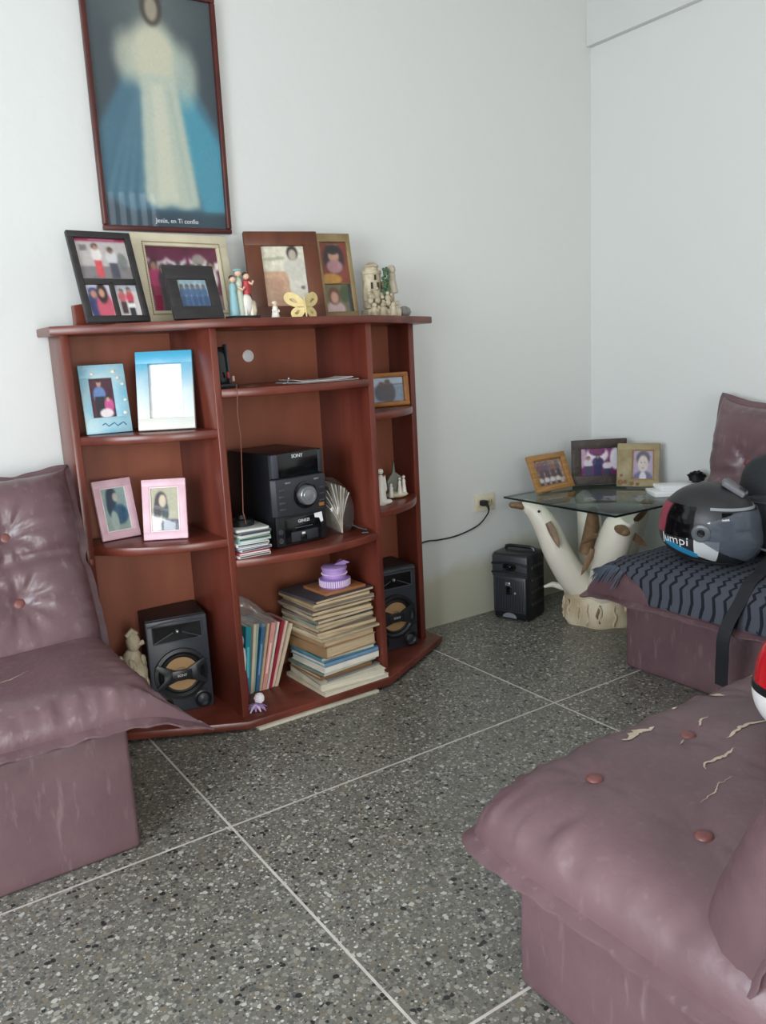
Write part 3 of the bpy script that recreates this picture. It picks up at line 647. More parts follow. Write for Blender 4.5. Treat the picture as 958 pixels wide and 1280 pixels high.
tag(o.build('grey_ornament', mat('grey_resin', (140, 138, 134), .5), None, (1.866, 2.60, TOPZ)), 'small grey ribbed ball ornament behind the cream castle figurine', 'ornament')
# stone statuette beside the speaker
st = thing('statuette', 'weathered cream statuette of a rooster-like bird half hidden beside the large loudspeaker', 'figurine', (.722, 2.605, .038))
st.scale = (1.15, 1.15, 1.32)
st['label'] = 'weathered cream plaster statuette half hidden beside the large loudspeaker'
b = MB(); b.lathe([(.034, 0), (.036, .02), (.030, .05), (.034, .09), (.038, .13), (.030, .165), (.016, .185), (0, .19)], 16)
rr = random.Random(3)
for k in range(70):
    a = rr.uniform(0, 2*PI); z = rr.uniform(.02, .165); r = .033; b.ball((r*math.cos(a), r*math.sin(a), z), (.007, .007, .012), 6, 5)
b.build('body', STONE, st)
b = MB(); b.ball((.004, -.006, .205), (.020, .022, .024)); b.tube([(.012, -.018, .2), (.03, -.02, .205)], .006, 7); b.tube([(-.012, -.004, .222), (.004, -.006, .236), (.016, -.006, .224)], .007, 7); b.build('head', STONE, st)

# ------------------------------------------------------------------ stereo and loudspeakers
sx_, sz_, sd_ = .206, .318, .265
ste = thing('stereo_unit', 'black mini stereo unit with a large silver volume knob on the middle shelf', 'stereo', (1.282, 2.436, .568), (0, 0, R_(7)))
b = MB(); b.box(-sx_/2, sx_/2, .012, sd_, .004, sz_-.004, .004); b.build('body', BLACK, ste)
for x in (-.08, .08):
    for y in (.03, .24): MB().lathe([(.010, 0), (.010, .006)], 12, T3(x, y, 0)).build('rubber_foot', BLACK, ste)
MB().box(-sx_/2+.001, sx_/2-.001, -.004, .014, .232, .314, .005).build('disc_door', BLACKG, ste)
MB().box(-sx_/2, -sx_/2+.026, -.006, .010, .234, .312, .004).build('side_accent', DARKGREY, ste)
MB().box(sx_/2-.020, sx_/2, -.006, .010, .234, .312, .004).build('side_accent', CHAR, ste)
text('brand_lettering', 'SONY', .017, LETTER, ste, (.0, -.0045, .300), FRONT)
b = MB(); b.prism([(-.110, 0), (-.100, -.016), (-.03, -.024), (.03, -.024), (.100, -.016), (.110, 0), (.106, .016), (-.106, .016)], .106, .232, .006); ctl = b.build('control_panel', CHAR, ste)
KN = T3(.008, -.022, .170) @ Matrix.Rotation(PI/2, 4, 'X')
MB().lathe([(.046, 0), (.046, .006), (.038, .008), (.036, .004), (0, .004)], 40, KN).build('knob_ring', BLACKG, ste)
kn = MB().lathe([(.033, .003), (.033, .022), (.030, .026), (.022, .026), (.021, .0245), (0, .0245)], 40, KN).build('volume_knob', SILVER, ste)
MB().lathe([(.0205, .0247), (.0195, .0262), (0, .0265)], 32, KN).build('knob_cap', mat('pale_silver', (206, 208, 210), .22, metal=.9), kn)
for k in range(4):
    for x in (-.080, ): MB().box(x-.012, x+.012, -.0225, -.014, .128+.021*k, .136+.021*k, .002, T3(0, 0, 0)).build('key', DARKGREY, ste)
for k in range(3): MB().box(.068, .090, -.0225, -.014, .138+.022*k, .145+.022*k, .002).build('key', DARKGREY, ste)
MB().box(-.066, -.045, -.0235, -.018, .214, .220, .001).build('key', SILVER, ste); MB().box(.05, .07, -.0235, -.018, .214, .220, .001).build('key', SILVER, ste)
MB().box(.066, .086, -.0235, -.018, .122, .134, .001).build('energy_sticker', mat('amber_sticker', (150, 100, 40), .4), ste)
MB().box(-sx_/2, sx_/2, -.006, .012, .004, .106, .004).build('lower_panel', BLACK, ste)
MB().box(-.070, .078, -.0095, -.004, .010, .098, .003).build('lower_fascia', BLACKG, ste)
text('model_lettering', 'GENEZI', .014, LETTER, ste, (.006, -.0098, .081), FRONT)
MB().box(-.048, .062, -.0105, -.006, .014, .048, .002).build('cassette_door', CHAR, ste)
MB().box(-.012, .014, -.0125, -.006, .016, .034, .002).build('usb_port', BLACKG, ste); MB().box(-.005, .007, -.0128, -.006, .036, .043, .0005).build('usb_mark', LETTER, ste)
MB().box(-.03, .04, -.0108, -.006, .060, .0615).build('trim_line', SILVER, ste)
for z in (.026, .056): MB().lathe([(.009, 0), (.009, .004), (.005, .004), (.0045, .001), (0, .001)], 18, T3(-.088, -.006, z) @ Matrix.Rotation(PI/2, 4, 'X')).build('jack', DARKGREY, ste)
MB().prism([(.050, -.098), (.082, -.099), (.086, -.066), (.076, -.064), (.070, -.080), (.052, -.084)], 0, .0006, 0, T3(0, -.0102, 0) @ Matrix.Rotation(-PI/2, 4, 'X')).build('torn_sticker', WHITE, ste)

CONE = mat('tan_cone', (176, 140, 96), .6, var=.08, vscale=10); RUBBER = mat('rubber', (26, 27, 29), .6)
def speaker(label, loc, yaw):
    W_, H_, D_ = .198, .330, .165
    t = thing('loudspeaker', label, 'speaker', loc, (0, 0, R_(yaw)))
    MB().box(-W_/2, W_/2, 0, D_, 0, H_, .003).build('cabinet', mat('speaker_vinyl', (30, 26, 27), .5), t)
    RX = Matrix.Rotation(PI/2, 4, 'X')
    bz = .178; rw = .083
    b = MB(); b.box(-W_/2-.002, W_/2+.002, -.014, .002, 0, H_-.002, .006); baf = b.build('baffle', mat('baffle_grey', (50, 55, 63), .36), t)
    # horn
    n_ = 2; hx, hz = .080, .281
    v = [(-hx, -.016, hz-.030), (hx, -.016, hz-.030), (hx, -.016, hz+.028), (-hx, -.016, hz+.028), (-.014, -.0142, hz-.006), (.014, -.0142, hz-.006), (.014, -.0142, hz+.008), (-.014, -.0142, hz+.008)]
    hr = MB().add(v, [[0, 1, 5, 4], [1, 2, 6, 5], [2, 3, 7, 6], [3, 0, 4, 7], [4, 5, 6, 7]]).build('horn', BLACKG, t, smooth=False)
    b = MB()
    for p, q in (((-hx, hz-.030), (hx, hz-.030)), ((hx, hz-.030), (hx, hz+.028)), ((hx, hz+.028), (-hx, hz+.028)), ((-hx, hz+.028), (-hx, hz-.030)), ((-hx, hz-.03), (-.014, hz)), ((hx, hz-.03), (.014, hz))):
        b.tube([(p[0], -.017, p[1]), (q[0], -.017, q[1])], .0022, 6)
    b.build('horn_lip', DARKGREY, t)
    b = MB(); b.tube([(-.096, -.016, .312), (-.05, -.018, .318), (.05, -.018, .322), (.096, -.016, .318)], .003, 6); b.build('edge_trim', DARKGREY, t)
    MB().ball((0, -.017, hz+.002), .007, 10, 8).build('tweeter', SILVER, hr)
    # woofer: raised ring, rubber surround, tan cone, dust cap, cross brace
    K = T3(0, -.012, bz-.042) @ RX
    MB().lathe([(rw+.006, 0), (rw+.005, .010), (rw-.006, .012), (rw-.014, .006), (rw-.014, .002)], 40, K).build('woofer_ring', BLACK, t)
    MB().lathe([(rw-.014, .003), (rw-.020, .008), (rw-.028, .003)], 40, K).build('surround', RUBBER, t)
    MB().lathe([(rw-.026, .0045), (.024, .0025), (0, .0025)], 40, K).build('cone', CONE, t)
    MB().lathe([(.026, .0025), (.020, .007), (0, .009)], 28, K).build('dust_cap', mat('tan_cap', (130, 104, 74), .55), t)
    b = MB()
    for sx in (-1, 1):
        b.prism([(sx*.018, -.020), (sx*.050, -.030), (sx*.078, -.046), (sx*.086, -.034), (sx*.060, -.012), (sx*.060, .010), (sx*.086, .036), (sx*.076, .046), (sx*.045, .030), (sx*.018, .016)], .011, .017, .001, K)
    b.box(-.034, .034, -.020, .016, .0105, .0185, .003, K); b.build('brace', mat('brace_black', (32, 34, 38), .34), t)
    text('brand_lettering', 'SONY', .012, LETTER, t, (0, -.0310, bz-.044), FRONT)
    for sx in (-1, 1):
        MB().lathe([(.030, 0), (.030, .006), (.025, .008), (.020, .003), (.016, .001), (0, .001)], 26, T3(sx*.064, -.012, .034) @ RX).build('port', BLACK, t)
        MB().lathe([(.0165, .0012), (.010, .006), (0, .007)], 20, T3(sx*.064, -.012, .034) @ RX).build('port_cone', DARKGREY, t)
    return t
speaker('black loudspeaker with a tan cone in the wide lower bay beside the cream statuette', (.868, 2.584, .038), -9)
speaker('black loudspeaker with a tan cone squeezed in the narrow lower bay', (1.738, 2.585, .038), -4)

# ------------------------------------------------------------------ centre bay small things
gd = thing('phone_dock', 'black upright phone base on the upper shelf beside the divider', 'phone dock', (1.064, 2.47, 1.104), (0, 0, R_(6)))
MB().box(-.030, .034, -.035, .045, 0, .014, .004).build('base', BLACK, gd)
MB().box(-.022, .014, -.008, .012, .012, .128, .005, T3(0, 0, 0) @ Matrix.Rotation(R_(-6), 4, 'X')).build('handset', BLACKG, gd)
MB().box(.016, .022, -.012, .010, .012, .136, .002, Matrix.Rotation(R_(-6), 4, 'X')).build('bracket', DARKGREY, gd)
MB().box(.004, .010, -.02, -.012, .030, .05, .001).build('indicator', REDP, gd); MB().box(.022, .028, -.02, -.012, .02, .036, .001).build('plug', mat('tan_plug', (196, 160, 140), .5), gd)
PAPER = mat('white_paper', (214, 212, 206), .7); GREYP = mat('grey_print', (120, 118, 122), .6, rgb2=(176, 172, 170), vscale=14)
def sheet(name, label, x, y, z, w_, d, th, yaw, m_, cat='papers', group=None, curl=0.0):
    b = MB(); nx = 8; v = []; f = []
    for s in (0, 1):
        for i in range(nx+1):
            for j in range(3):
                u = i/nx; v.append(((u-.5)*w_, (j/2-.5)*d, s*th+curl*(max(0, u-.7)/.3)**2+curl*(max(0, .2-u)/.2)**2))
    n1 = (nx+1)*3
    for i in range(nx):
        for j in range(2):
            a = i*3+j; f += [[a, a+1, a+4, a+3], [n1+a, n1+a+3, n1+a+4, n1+a+1]]
        f += [[i*3, i*3+3, n1+i*3+3, n1+i*3], [i*3+2, n1+i*3+2, n1+i*3+5, i*3+5]]
    f += [[0, n1, n1+1, 1], [1, n1+1, n1+2, 2], [nx*3, nx*3+1, n1+nx*3+1, n1+nx*3], [nx*3+1, nx*3+2, n1+nx*3+2, n1+nx*3+1]]
    o = b.add(v, f).build(name, m_, None, (x, y, z), (0, 0, R_(yaw))); return tag(o, label, cat, group)
sheet('magazine', 'thin magazine lying flat on the upper centre shelf', 1.40, 2.47, 1.104, .23, .16, .004, 4, GREYP, 'magazine')
sheet('paper_sheet', 'white paper sheet curling up on the thin magazine', 1.39, 2.462, 1.1085, .21, .14, .0012, -5, PAPER, 'paper', curl=.006)
b = MB(); b.tube([(0, 0, 0), (.012, -.004, .001), (.02, 0, .012)], .0018, 6); b.ball((.021, 0, .016), .004, 8, 6)
tag(b.build('small_clip', SILVER, None, (1.245, 2.42, 1.1055)), 'small silver clip at the edge of the upper centre shelf', 'clip')
# thin brown cord hanging from the upper shelf
b = MB(); pts = [on_y(296, 484, 2.37)+Vector((0, 0, .01)), on_y(297, 492, 2.335), on_y(297, 515, 2.345), on_y(301, 545, 2.38), on_y(303, 600, 2.41), on_y(304, 640, 2.41), on_y(308, 655, 2.415)]
b.tube(pts, .0014, 6); tag(b.build('hanging_cord', mat('brown_cord', (120, 70, 54), .6), None), 'thin brown cord hanging down from the upper centre shelf', 'cord')
# disc cases
cd_cols = [(206, 204, 200), (150, 60, 66), (190, 190, 196), (86, 96, 116), (212, 210, 204), (170, 200, 206), (120, 150, 130), (210, 208, 200), (92, 100, 110), (176, 176, 170)]
for k, c in enumerate(cd_cols):
    t = thing('disc_case', {1: 'red disc case low in the pile beside the stereo', 3: 'slate blue disc case in the pile beside the stereo', 5: 'pale aqua disc case in the pile beside the stereo', 6: 'sage green disc case in the pile beside the stereo', 8: 'dark grey disc case near the top of the pile beside the stereo'}.get(k, 'pale grey or off-white disc case in the pile beside the stereo'), 'disc case', (1.088+rnd.uniform(-.005, .005), 2.455+rnd.uniform(-.006, .006), .568+.0092*k), (0, 0, R_(rnd.uniform(-5, 7))), 'disc cases piled beside the stereo')
    MB().box(-.056, .056, -.060, .060, 0, .009, .001).build('case', mat('case_%d' % k, c, .35), t)
    MB().box(-.052, .052, -.0606, -.058, .0025, .0065).build('spine_label', PAPER if k % 2 else mat('case_dark', (60, 62, 70), .4), t, smooth=False)
b = MB(); b.lathe([(.040, 0), (.042, .012), (.036, .02), (.018, .022), (.014, .034), (0, .034)], 24)
tag(b.build('disc_spindle', BLACK, None, (1.083, 2.470, .568+.092)), 'round black disc spindle case on the pile of disc cases', 'disc spindle')
# bundle of newspapers in a clear bag
nb_ = thing('newspaper_bundle', 'fan of folded papers in a clear bag beside the stereo', 'bundle', (1.472, 2.535, .568), (0, 0, R_(-8)))
for k in range(12):
    b = MB(); v = []; f = []; ny = 10
    lean_ = -.9+.13*k
    r0 = .155-.004*abs(k-5)
    for s in (0, 1):
        for i in range(ny+1):
            t = i/ny; a = lean_*(.35+.65*t)
            x = -.006+math.sin(a)*r0*t*.62+s*.0035; z = .004+math.cos(a*.8)*r0*t*1.15
            for y in (-.075+.004*(k % 3), .075): v.append((x, y*(1-.15*t), z))
    n1 = (ny+1)*2
    for i in range(ny):
        a = i*2; f += [[a, a+1, a+3, a+2], [n1+a, n1+a+2, n1+a+3, n1+a+1], [a, a+2, n1+a+2, n1+a], [a+1, n1+a+1, n1+a+3, a+3]]
    f += [[0, n1, n1+1, 1], [2*ny, 2*ny+1, n1+2*ny+1, n1+2*ny]]
    b.add(v, f).build('folded_paper', [mat('newsprint', (176, 166, 150), .8, var=.15, vscale=40), mat('newsprint_dark', (108, 102, 98), .8, var=.2, vscale=40), PAPER][k % 3], nb_)
b = MB(); seg = 20; prof = []
v = []; f = []
for i in range(9):
    z = .003+.192*i/8; rr_ = [.052, .068, .074, .076, .074, .068, .058, .04, .012][i]
    for k in range(seg):
        a = 2*PI*k/seg; wob = 1+.10*noise.noise((math.cos(a)*2, math.sin(a)*2, z*14))
        v.append((rr_*math.cos(a)*wob-.012*i/8, rr_*1.2*math.sin(a)*wob, z))
for i in range(8):
    for k in range(seg):
        k2 = (k+1) % seg; f.append([i*seg+k, i*seg+k2, (i+1)*seg+k2, (i+1)*seg+k])
b.add(v, f).build('plastic_bag', PLASTIC_BAG, nb_)
b = MB(); b.tube([(.03, -.085, .03), (.05, -.10, .018), (.075, -.11, .010), (.07, -.125, .004), (.05, -.118, .004)], .0045, 8); b.build('bag_tie', BLACK, nb_)
# ------------------------------------------------------------------ right bay figurines
fg = thing('angel_figurine', 'slim white angel figurine on the small lower shelf of the narrow bay', 'figurine', (1.655, 2.50, .640))
b = MB(); robe(b, 0, 0, .0, .125, .020); b.ball((0, 0, .122), .011); b.build('body', PORC, fg)
b = MB(); b.prism([(0, .02), (.03, .05), (.024, .105), (.004, .08)], 0, .004, .001, T3(.004, .014, 0) @ Matrix.Rotation(PI/2, 4, 'X')); b.prism([(0, .02), (-.03, .05), (-.024, .105), (-.004, .08)], 0, .004, .001, T3(-.004, .014, 0) @ Matrix.Rotation(PI/2, 4, 'X')); b.build('wing', PORC, fg)
b = MB(); b.ball((.012, -.012, .010), (.026, .016, .010)); b.build('base', PORC, fg)
fg = thing('chapel_ornament', 'grey glass chapel ornament with tiny white figures on the small lower shelf', 'ornament', (1.775, 2.575, .640), (0, 0, R_(-8)))
GREYG = mat('grey_green_resin', (120, 122, 110), .4)
b = MB(); b.ball((0, 0, .012), (.046, .034, .012)); b.build('base', mat('cream_resin', (206, 194, 166), .5), fg)
b = MB(); b.prism([(-.034, .012), (.03, .012), (.03, .075), (.0, .098), (-.004, .145), (-.010, .098), (-.034, .066)], 0, .014, .002, T3(0, .018, 0) @ Matrix.Rotation(PI/2, 4, 'X')); b.build('chapel', GREYG, fg)
b = MB(); robe(b, -.03, -.014, .006, .05, .011); robe(b, .004, -.02, .014, .062, .010); robe(b, .028, -.008, .01, .07, .010); b.ball((.004, -.02, .074), .006); b.ball((-.03, -.014, .054), .006); b.ball((.028, -.008, .078), .006); b.build('figure', PORC, fg)

# ------------------------------------------------------------------ books
AGED = mat('aged_pages', (204, 184, 152), .85, rgb2=(170, 144, 110), vscale=30, stretch=(.3, .3, 8))
PAGES = mat('white_pages', (216, 210, 194), .85, rgb2=(194, 186, 168), vscale=30, stretch=(.3, .3, 8))
def book(name, label, cat, x, y, z, w_, d, th, yaw, cover, pages, spine='left', tilt=0, group=None, soft=False):
    """lying book: spine along the left or front edge"""
    t = thing(name, label, cat, (x, y, z), (0, R_(tilt), R_(yaw)), group)
    c = .0008 if soft else .0022
    b = MB(); b.box(-w_/2, w_/2, -d/2, d/2, 0, c); b.box(-w_/2, w_/2, -d/2, d/2, th-c, th)
    if spine == 'left': b.box(-w_/2, -w_/2+c, -d/2, d/2, 0, th)
    else: b.box(-w_/2, w_/2, -d/2, -d/2+c, 0, th)
    b.build('cover', cover, t, smooth=False)
    e = .0015 if soft else .004
    MB().box(-w_/2+(c if spine == 'left' else e), w_/2-e, -d/2+(c if spine != 'left' else e), d/2-e, c, th-c).build('page_block', pages, t, smooth=False)
    return t
zc = .038; px_, py_ = 1.418, 2.515
C_ = lambda r, g_, b_: mat('cover_%d_%d_%d' % (r, g_, b_), (r, g_, b_), .55, var=.08, vscale=20)
LB = [ # label, w, d, th, dx, dy, yaw, cover, pages, spine, soft
 ('wide cream folder at the very bottom of the tall book pile', .270, .270, .014, .0, -.020, 2, C_(206, 196, 172), PAGES, 'left', True),
 ('thick cream bound volume low in the tall book pile', .262, .250, .022, .004, -.018, -3, C_(212, 204, 184), PAGES, 'left', False),
 ('grey magazine low in the tall book pile', .235, .220, .007, .006, -.006, 5, C_(126, 124, 118), PAGES, 'front', True),
 ('brown paperback low in the tall book pile', .220, .210, .013, -.014, .0, 3, C_(140, 100, 64), AGED, 'front', False),
 ('green-grey covered magazine in the tall book pile', .236, .222, .010, -.004, .004, 6, C_(112, 132, 124), PAGES, 'left', True),
 ('thick white paperback in the tall book pile under the blue one', .236, .220, .024, .006, -.002, 4, C_(222, 216, 204), PAGES, 'front', False),
 ('blue spined magazine in the middle of the tall book pile', .238, .222, .015, .004, -.002, 5, C_(108, 146, 176), PAGES, 'front', False),
 ('teal covered paperback in the middle of the tall book pile', .230, .214, .014, .002, .004, 2, C_(88, 138, 146), PAGES, 'left', False),
 ('thick worn tan volume in the middle of the tall book pile', .226, .222, .040, .002, .0, 7, C_(150, 118, 84), AGED, 'left', False),
 ('second thick worn tan volume in the tall book pile', .224, .220, .026, .0, .0, 5, C_(158, 126, 92), AGED, 'left', False)]
for (lb, w_, d, th, dx, dy, yw, cv, pg, sp_, so) in LB:
    book('book', lb, 'book', px_+dx, py_+dy, zc, w_, d, th, yw, cv, pg, sp_, 0, 'books and magazines in the tall pile', so); zc += th
mg = [(176, 160, 132), (196, 184, 158), (150, 130, 104), (120, 112, 104), (168, 146, 116), (132, 142, 128), (156, 136, 110), (110, 104, 100), (172, 152, 122), (146, 128, 104), (128, 118, 106), (160, 138, 110), (118, 108, 98), (150, 128, 98)]
for k, c in enumerate(mg):
    th = .0085+.003*((k*7) % 3)/2
    book('magazine', 'yellowed magazine in the upper half of the tall book pile', 'magazine', px_+.002+rnd.uniform(-.012, .012)-.0012*k, py_+.004+rnd.uniform(-.012, .012), zc, .246+rnd.uniform(-.008, .008), .226+rnd.uniform(-.006, .006), th, 4+rnd.uniform(-4, 5), C_(*c), AGED, 'left' if k % 3 else 'front', 0, 'yellowed magazines in the tall pile', True); zc += th
book('magazine', 'dark grey magazine on top of the tall book pile', 'magazine', px_-.012, py_+.0, zc, .252, .230, .009, 6, C_(70, 68, 74), AGED, 'left', 0, None, True); zc += .009
o = MB().box(-.085, .085, -.075, .075, 0, .010, .001).build('wooden_board', mat('light_brown_board', (150, 98, 62), .5, var=.12, vscale=8), None, (1.432, 2.50, zc), (0, 0, R_(3))); tag(o, 'flat light brown board under the purple tin', 'board'); zc += .010
LILAC = mat('lilac_plastic', (170, 138, 196), .4); LILACD = mat('lilac_dark', (146, 112, 176), .45)
tin = thing('lilac_box', 'round two-tier lilac box with pale beading on top of the book pile', 'box', (1.428, 2.487, zc))
MB().lathe([(.052, 0), (.054, .003), (.054, .030), (.050, .033), (0, .033)], 36).build('lower_tier', LILACD, tin)
MB().lathe([(.046, .033), (.040, .036), (.043, .038), (.043, .062), (.046, .064), (.046, .072), (.040, .076), (0, .076)], 36).build('lid', LILAC, tin)
b = MB()
for k in range(36): a = 2*PI*k/36; b.ball((.0445*math.cos(a), .0445*math.sin(a), .048), .0028, 6, 4)
for k in range(44): a = 2*PI*k/44; b.box(-.0022, .0022, .053, .0565, .006, .028, 0, Matrix.Rotation(a, 4, 'Z'))
b.build('beading', mat('pale_lilac', (222, 202, 226), .4), tin)
b = MB()
for sg in (-1, 1): b.add([(.0, 0, .077), (.035, sg*.012, .090), (.055, sg*.02, .080), (.03, sg*.022, .076)], [[0, 1, 2, 3]])
b.build('ribbon', LILAC, tin)
# upright books leaning against the pile
ub = [('teal upright book leaning at the start of the row', .020, 0.245, (36, 134, 148), 6), ('cream upright book beside the teal one', .010, 0.249, (212, 200, 176), 8), ('pale green upright book in the leaning row', .008, 0.247, (150, 176, 160), 9), ('blue upright book in the leaning row', .013, 0.247, (60, 110, 150), 11),
      ('tan upright book in the leaning row', .009, 0.243, (196, 176, 148), 12.5), ('salmon pink upright book in the leaning row', .016, 0.245, (216, 150, 142), 14), ('white upright book in the leaning row', .008, 0.243, (214, 206, 196), 15.5), ('dark red upright book in the leaning row', .012, 0.245, (150, 34, 52), 17), ('pale rose upright book near the end of the leaning row', .010, 0.243, (220, 186, 176), 18.5), ('cream worn upright book at the end of the leaning row', .012, 0.233, (204, 190, 164), 20)]
xb = 1.080
for (lb, th, h_, c, ln) in ub:
    t = thing('upright_book', lb, 'book', (xb, 2.560+rnd.uniform(-.004, .004), .038+math.sin(R_(ln))*.0), (0, R_(ln), R_(2)), 'upright books leaning beside the pile')
    MB().box(0, th, 0, .0015, 0, h_).build('spine', C_(*c), t, smooth=False)
    b = MB(); b.box(0, .0012, .0015, .135, 0, h_); b.box(th-.0012, th, .0015, .135, 0, h_); b.build('cover', C_(*c), t, smooth=False)
    MB().box(.0013, th-.0013, .002, .132, .002, h_-.003).build('page_block', PAGES, t, smooth=False)
    if th > .012: MB().box(th*.3, th*.7, -.0004, .001, h_*.25, h_*.7).build('spine_label', mat('spine_label_%d' % c[0], tuple(min(255, v+60) for v in c), .5), t, smooth=False)
    xb += th/math.cos(R_(ln))+.0008
# clear plastic bag draped above the upright books
v = []; f = []; nx = 16; ny = 12
for i in range(nx+1):
    for j in range(ny+1):
        u = i/nx; q = j/ny
        x = 1.045+.21*u*(.45+.55*q)+.012*noise.noise((u*4, q*4, 2)); z = .415-.135*q*(.9+.3*u)-.05*u*(1-q)+.012*noise.noise((u*5, q*5, 7)); y = 2.575+.035*math.sin(u*5+q*2)*.5+.10*(1-q)*.3+.014*noise.noise((u*6, q*6, 4))
        v.append((x, y, z))
for i in range(nx):
    for j in range(ny): a = i*(ny+1)+j; f.append([a, a+1, a+ny+2, a+ny+1])
n0 = len(v); v += [(p[0]+.004, p[1]+.03+.02*noise.noise((p[0]*20, p[2]*20, 1)), p[2]) for p in v]; f += [[k+n0 for k in reversed(q)] for q in f]
tag(MB().add(v, f).build('plastic_bag', clear_mat('cloudy_plastic_bag', (.93, .92, .90), rough=0.15, dens=.14, dcol=(.75, .72, .70)), None), 'crumpled clear plastic bag above the leaning upright books', 'plastic bag')
# small cloth doll and lilac flower
dl = thing('cloth_doll', 'small white and crimson cloth doll squeezed beside the teal book', 'doll', (1.060, 2.515, .038), (0, 0, 0))
dl.scale = (1.2, 1, 1.25)
CRIM = mat('crimson_cloth', (126, 26, 54), .8)
b = MB(); b.lathe([(.008, .0), (.013, .03), (.011, .08), (.006, .10), (0, .10)], 12, None, 1, 1.8); b.build('skirt', CRIM, dl)
b = MB(); b.lathe([(.009, .09), (.013, .12), (.012, .15), (0, .16)], 12, None, 1, 1.7); b.build('bodice', mat('white_cloth', (222, 216, 220), .8), dl)
b = MB(); b.ball((0, 0, .175), (.011, .016, .018)); b.build('head', mat('lilac_cloth', (190, 168, 196), .8), dl)
fl_ = thing('lilac_flower', 'small lilac ribbon flower with a white pompom at the bottom shelf edge', 'flower', (1.062, 2.430, .038))
b = MB(); b.ball((.012, -.002, .036), .017, 14, 10)
for k in range(40):
    a = rr.uniform(0, 2*PI); e = rr.uniform(-1, 1.5); b.ball((.012+.015*math.cos(a)*math.cos(e), -.002+.015*math.sin(a)*math.cos(e), .036+.015*math.sin(e)), .004, 6, 4)
b.build('pompom', mat('white_pompom', (236, 232, 236), .9), fl_)
for k in range(14):
    a = 2*PI*k/14+.2; ln = .030+.006*(k % 3)
    v = [(0, -.0035, .018), (0, .0035, .018), (ln*.6, .005, .012), (ln*.6, -.005, .012), (ln, .002, .002), (ln, -.002, .002)]
    v2 = [(p[0], p[1], p[2]+.0012) for p in v]
    MB().add(v+v2, [[0, 1, 2, 3], [3, 2, 4, 5], [6, 9, 8, 7], [9, 11, 10, 8], [0, 3, 9, 6], [3, 5, 11, 9], [1, 7, 8, 2], [2, 8, 10, 4], [4, 10, 11, 5], [0, 6, 7, 1]], Matrix.Rotation(a, 4, 'Z') @ Matrix.Rotation(.1*(k % 2), 4, 'X')).build('petal', LILAC if k % 2 else mat('pale_lilac', (222, 202, 226), .4), fl_)

# ------------------------------------------------------------------ wall outlet, plug, cord
ou = thing('wall_outlet', 'cream double wall outlet with an upper notch on the back wall', 'outlet', (2.380, YB, .510))
MB().box(-.058, .058, -.007, .001, -.039, .039, .003).build('cover_plate', CREAM, ou)
ou['label'] = 'cream double wall outlet above the small floor loudspeaker'
for sx in (-.026, .028):
    s_ = MB().box(sx-.018, sx+.018, -.009, -.005, -.017, .017, .003).build('socket', mat('ivory_socket', (200, 188, 160), .5), ou)
    b = MB(); b.box(sx-.009, sx-.006, -.0094, -.008, -.006, .008); b.box(sx+.006, sx+.009, -.0094, -.008, -.006, .008); b.build('slot', BLACK, s_, smooth=False)
MB().lathe([(.004, 0), (.003, .002), (0, .002)], 10, T3(0.001, -.007, 0) @ Matrix.Rotation(PI/2, 4, 'X')).build('screw', SILVER, ou)
MB().box(-.020, -.006, -.006, .001, .039, .050, .001).build('cable_clip', mat('wall_white_plastic', (214, 212, 204), .5), ou)
cd = thing('power_cord', 'black power cord plugged into the cream wall outlet and running behind the bookcase', 'cord')
b = MB(); b.box(-.015, .013, -.030, 0, -.012, .012, .004); b.tube([(0, -.026, -.004), (.006, -.034, -.014), (.010, -.034, -.03)], [.008, .006, .004], 10)
b.build('plug', RUBBER, cd, (2.360, YB-.008, .512))
p0 = Vector((2.370, YB-.042, .484))
pts = [p0, Vector((2.366, YB-.036, .462)), on_y(600, 655, YB-.02), on_y(585, 664, YB-.01), on_y(567, 671, YB-.006), on_y(548, 675, YB-.006), on_y(527, 679, YB-.006), Vector((1.86, YB-.006, .335)), Vector((1.80, YB-.006, .325))]
sm = []
for i in range(len(pts)-1):
    P0 = pts[max(i-1, 0)]; P1 = pts[i]; P2 = pts[i+1]; P3 = pts[min(i+2, len(pts)-1)]
    for k in range(6):
        t = k/6; sm.append(.5*((2*P1)+(P2-P0)*t+(2*P0-5*P1+4*P2-P3)*t*t+(3*P1-P0-3*P2+P3)*t**3))
sm.append(pts[-1])
MB().tube(sm, .0033, 8).build('cable', RUBBER, cd)

# ------------------------------------------------------------------ portable floor speaker
W_, D_, H_ = .186, .165, .298
ps = thing('portable_speaker', 'black portable party loudspeaker standing on the floor under the outlet', 'speaker', (2.458, 2.645, 0), (0, 0, R_(-70)))
b = MB(); b.prism([(-W_/2+.018, -D_/2), (W_/2-.018, -D_/2), (W_/2, -D_/2+.022), (W_/2, D_/2-.02), (W_/2-.03, D_/2), (-W_/2+.03, D_/2), (-W_/2, D_/2-.02), (-W_/2, -D_/2+.022)], .004, H_, .012, seg=3); b.build('body', BLACK, ps)
MB().box(-W_/2+.008, W_/2-.008, -D_/2-.004, -D_/2+.01, H_-.105, H_-.006, .006).build('tweeter_fascia', CHAR, ps)
MB().box(-W_/2+.014, W_/2-.014, -D_/2-.006, -D_/2+.008, .035, .200, .008).build('grille_frame', CHAR, ps)
gr = MB().box(-W_/2+.024, W_/2-.024, -D_/2-.0065, -D_/2+.006, .045, .190, .004).build('grille', BLACK, ps)
for k in range(17): x = -.068+.0085*k; MB().box(x-.0014, x+.0014, -D_/2-.009, -D_/2-.006, .050, .186).build('grille_bar', DARKGREY, gr, smooth=False)
v = [(0+.034*math.cos(a), .022*math.sin(a)) for a in [PI*k/12 for k in range(13)]]
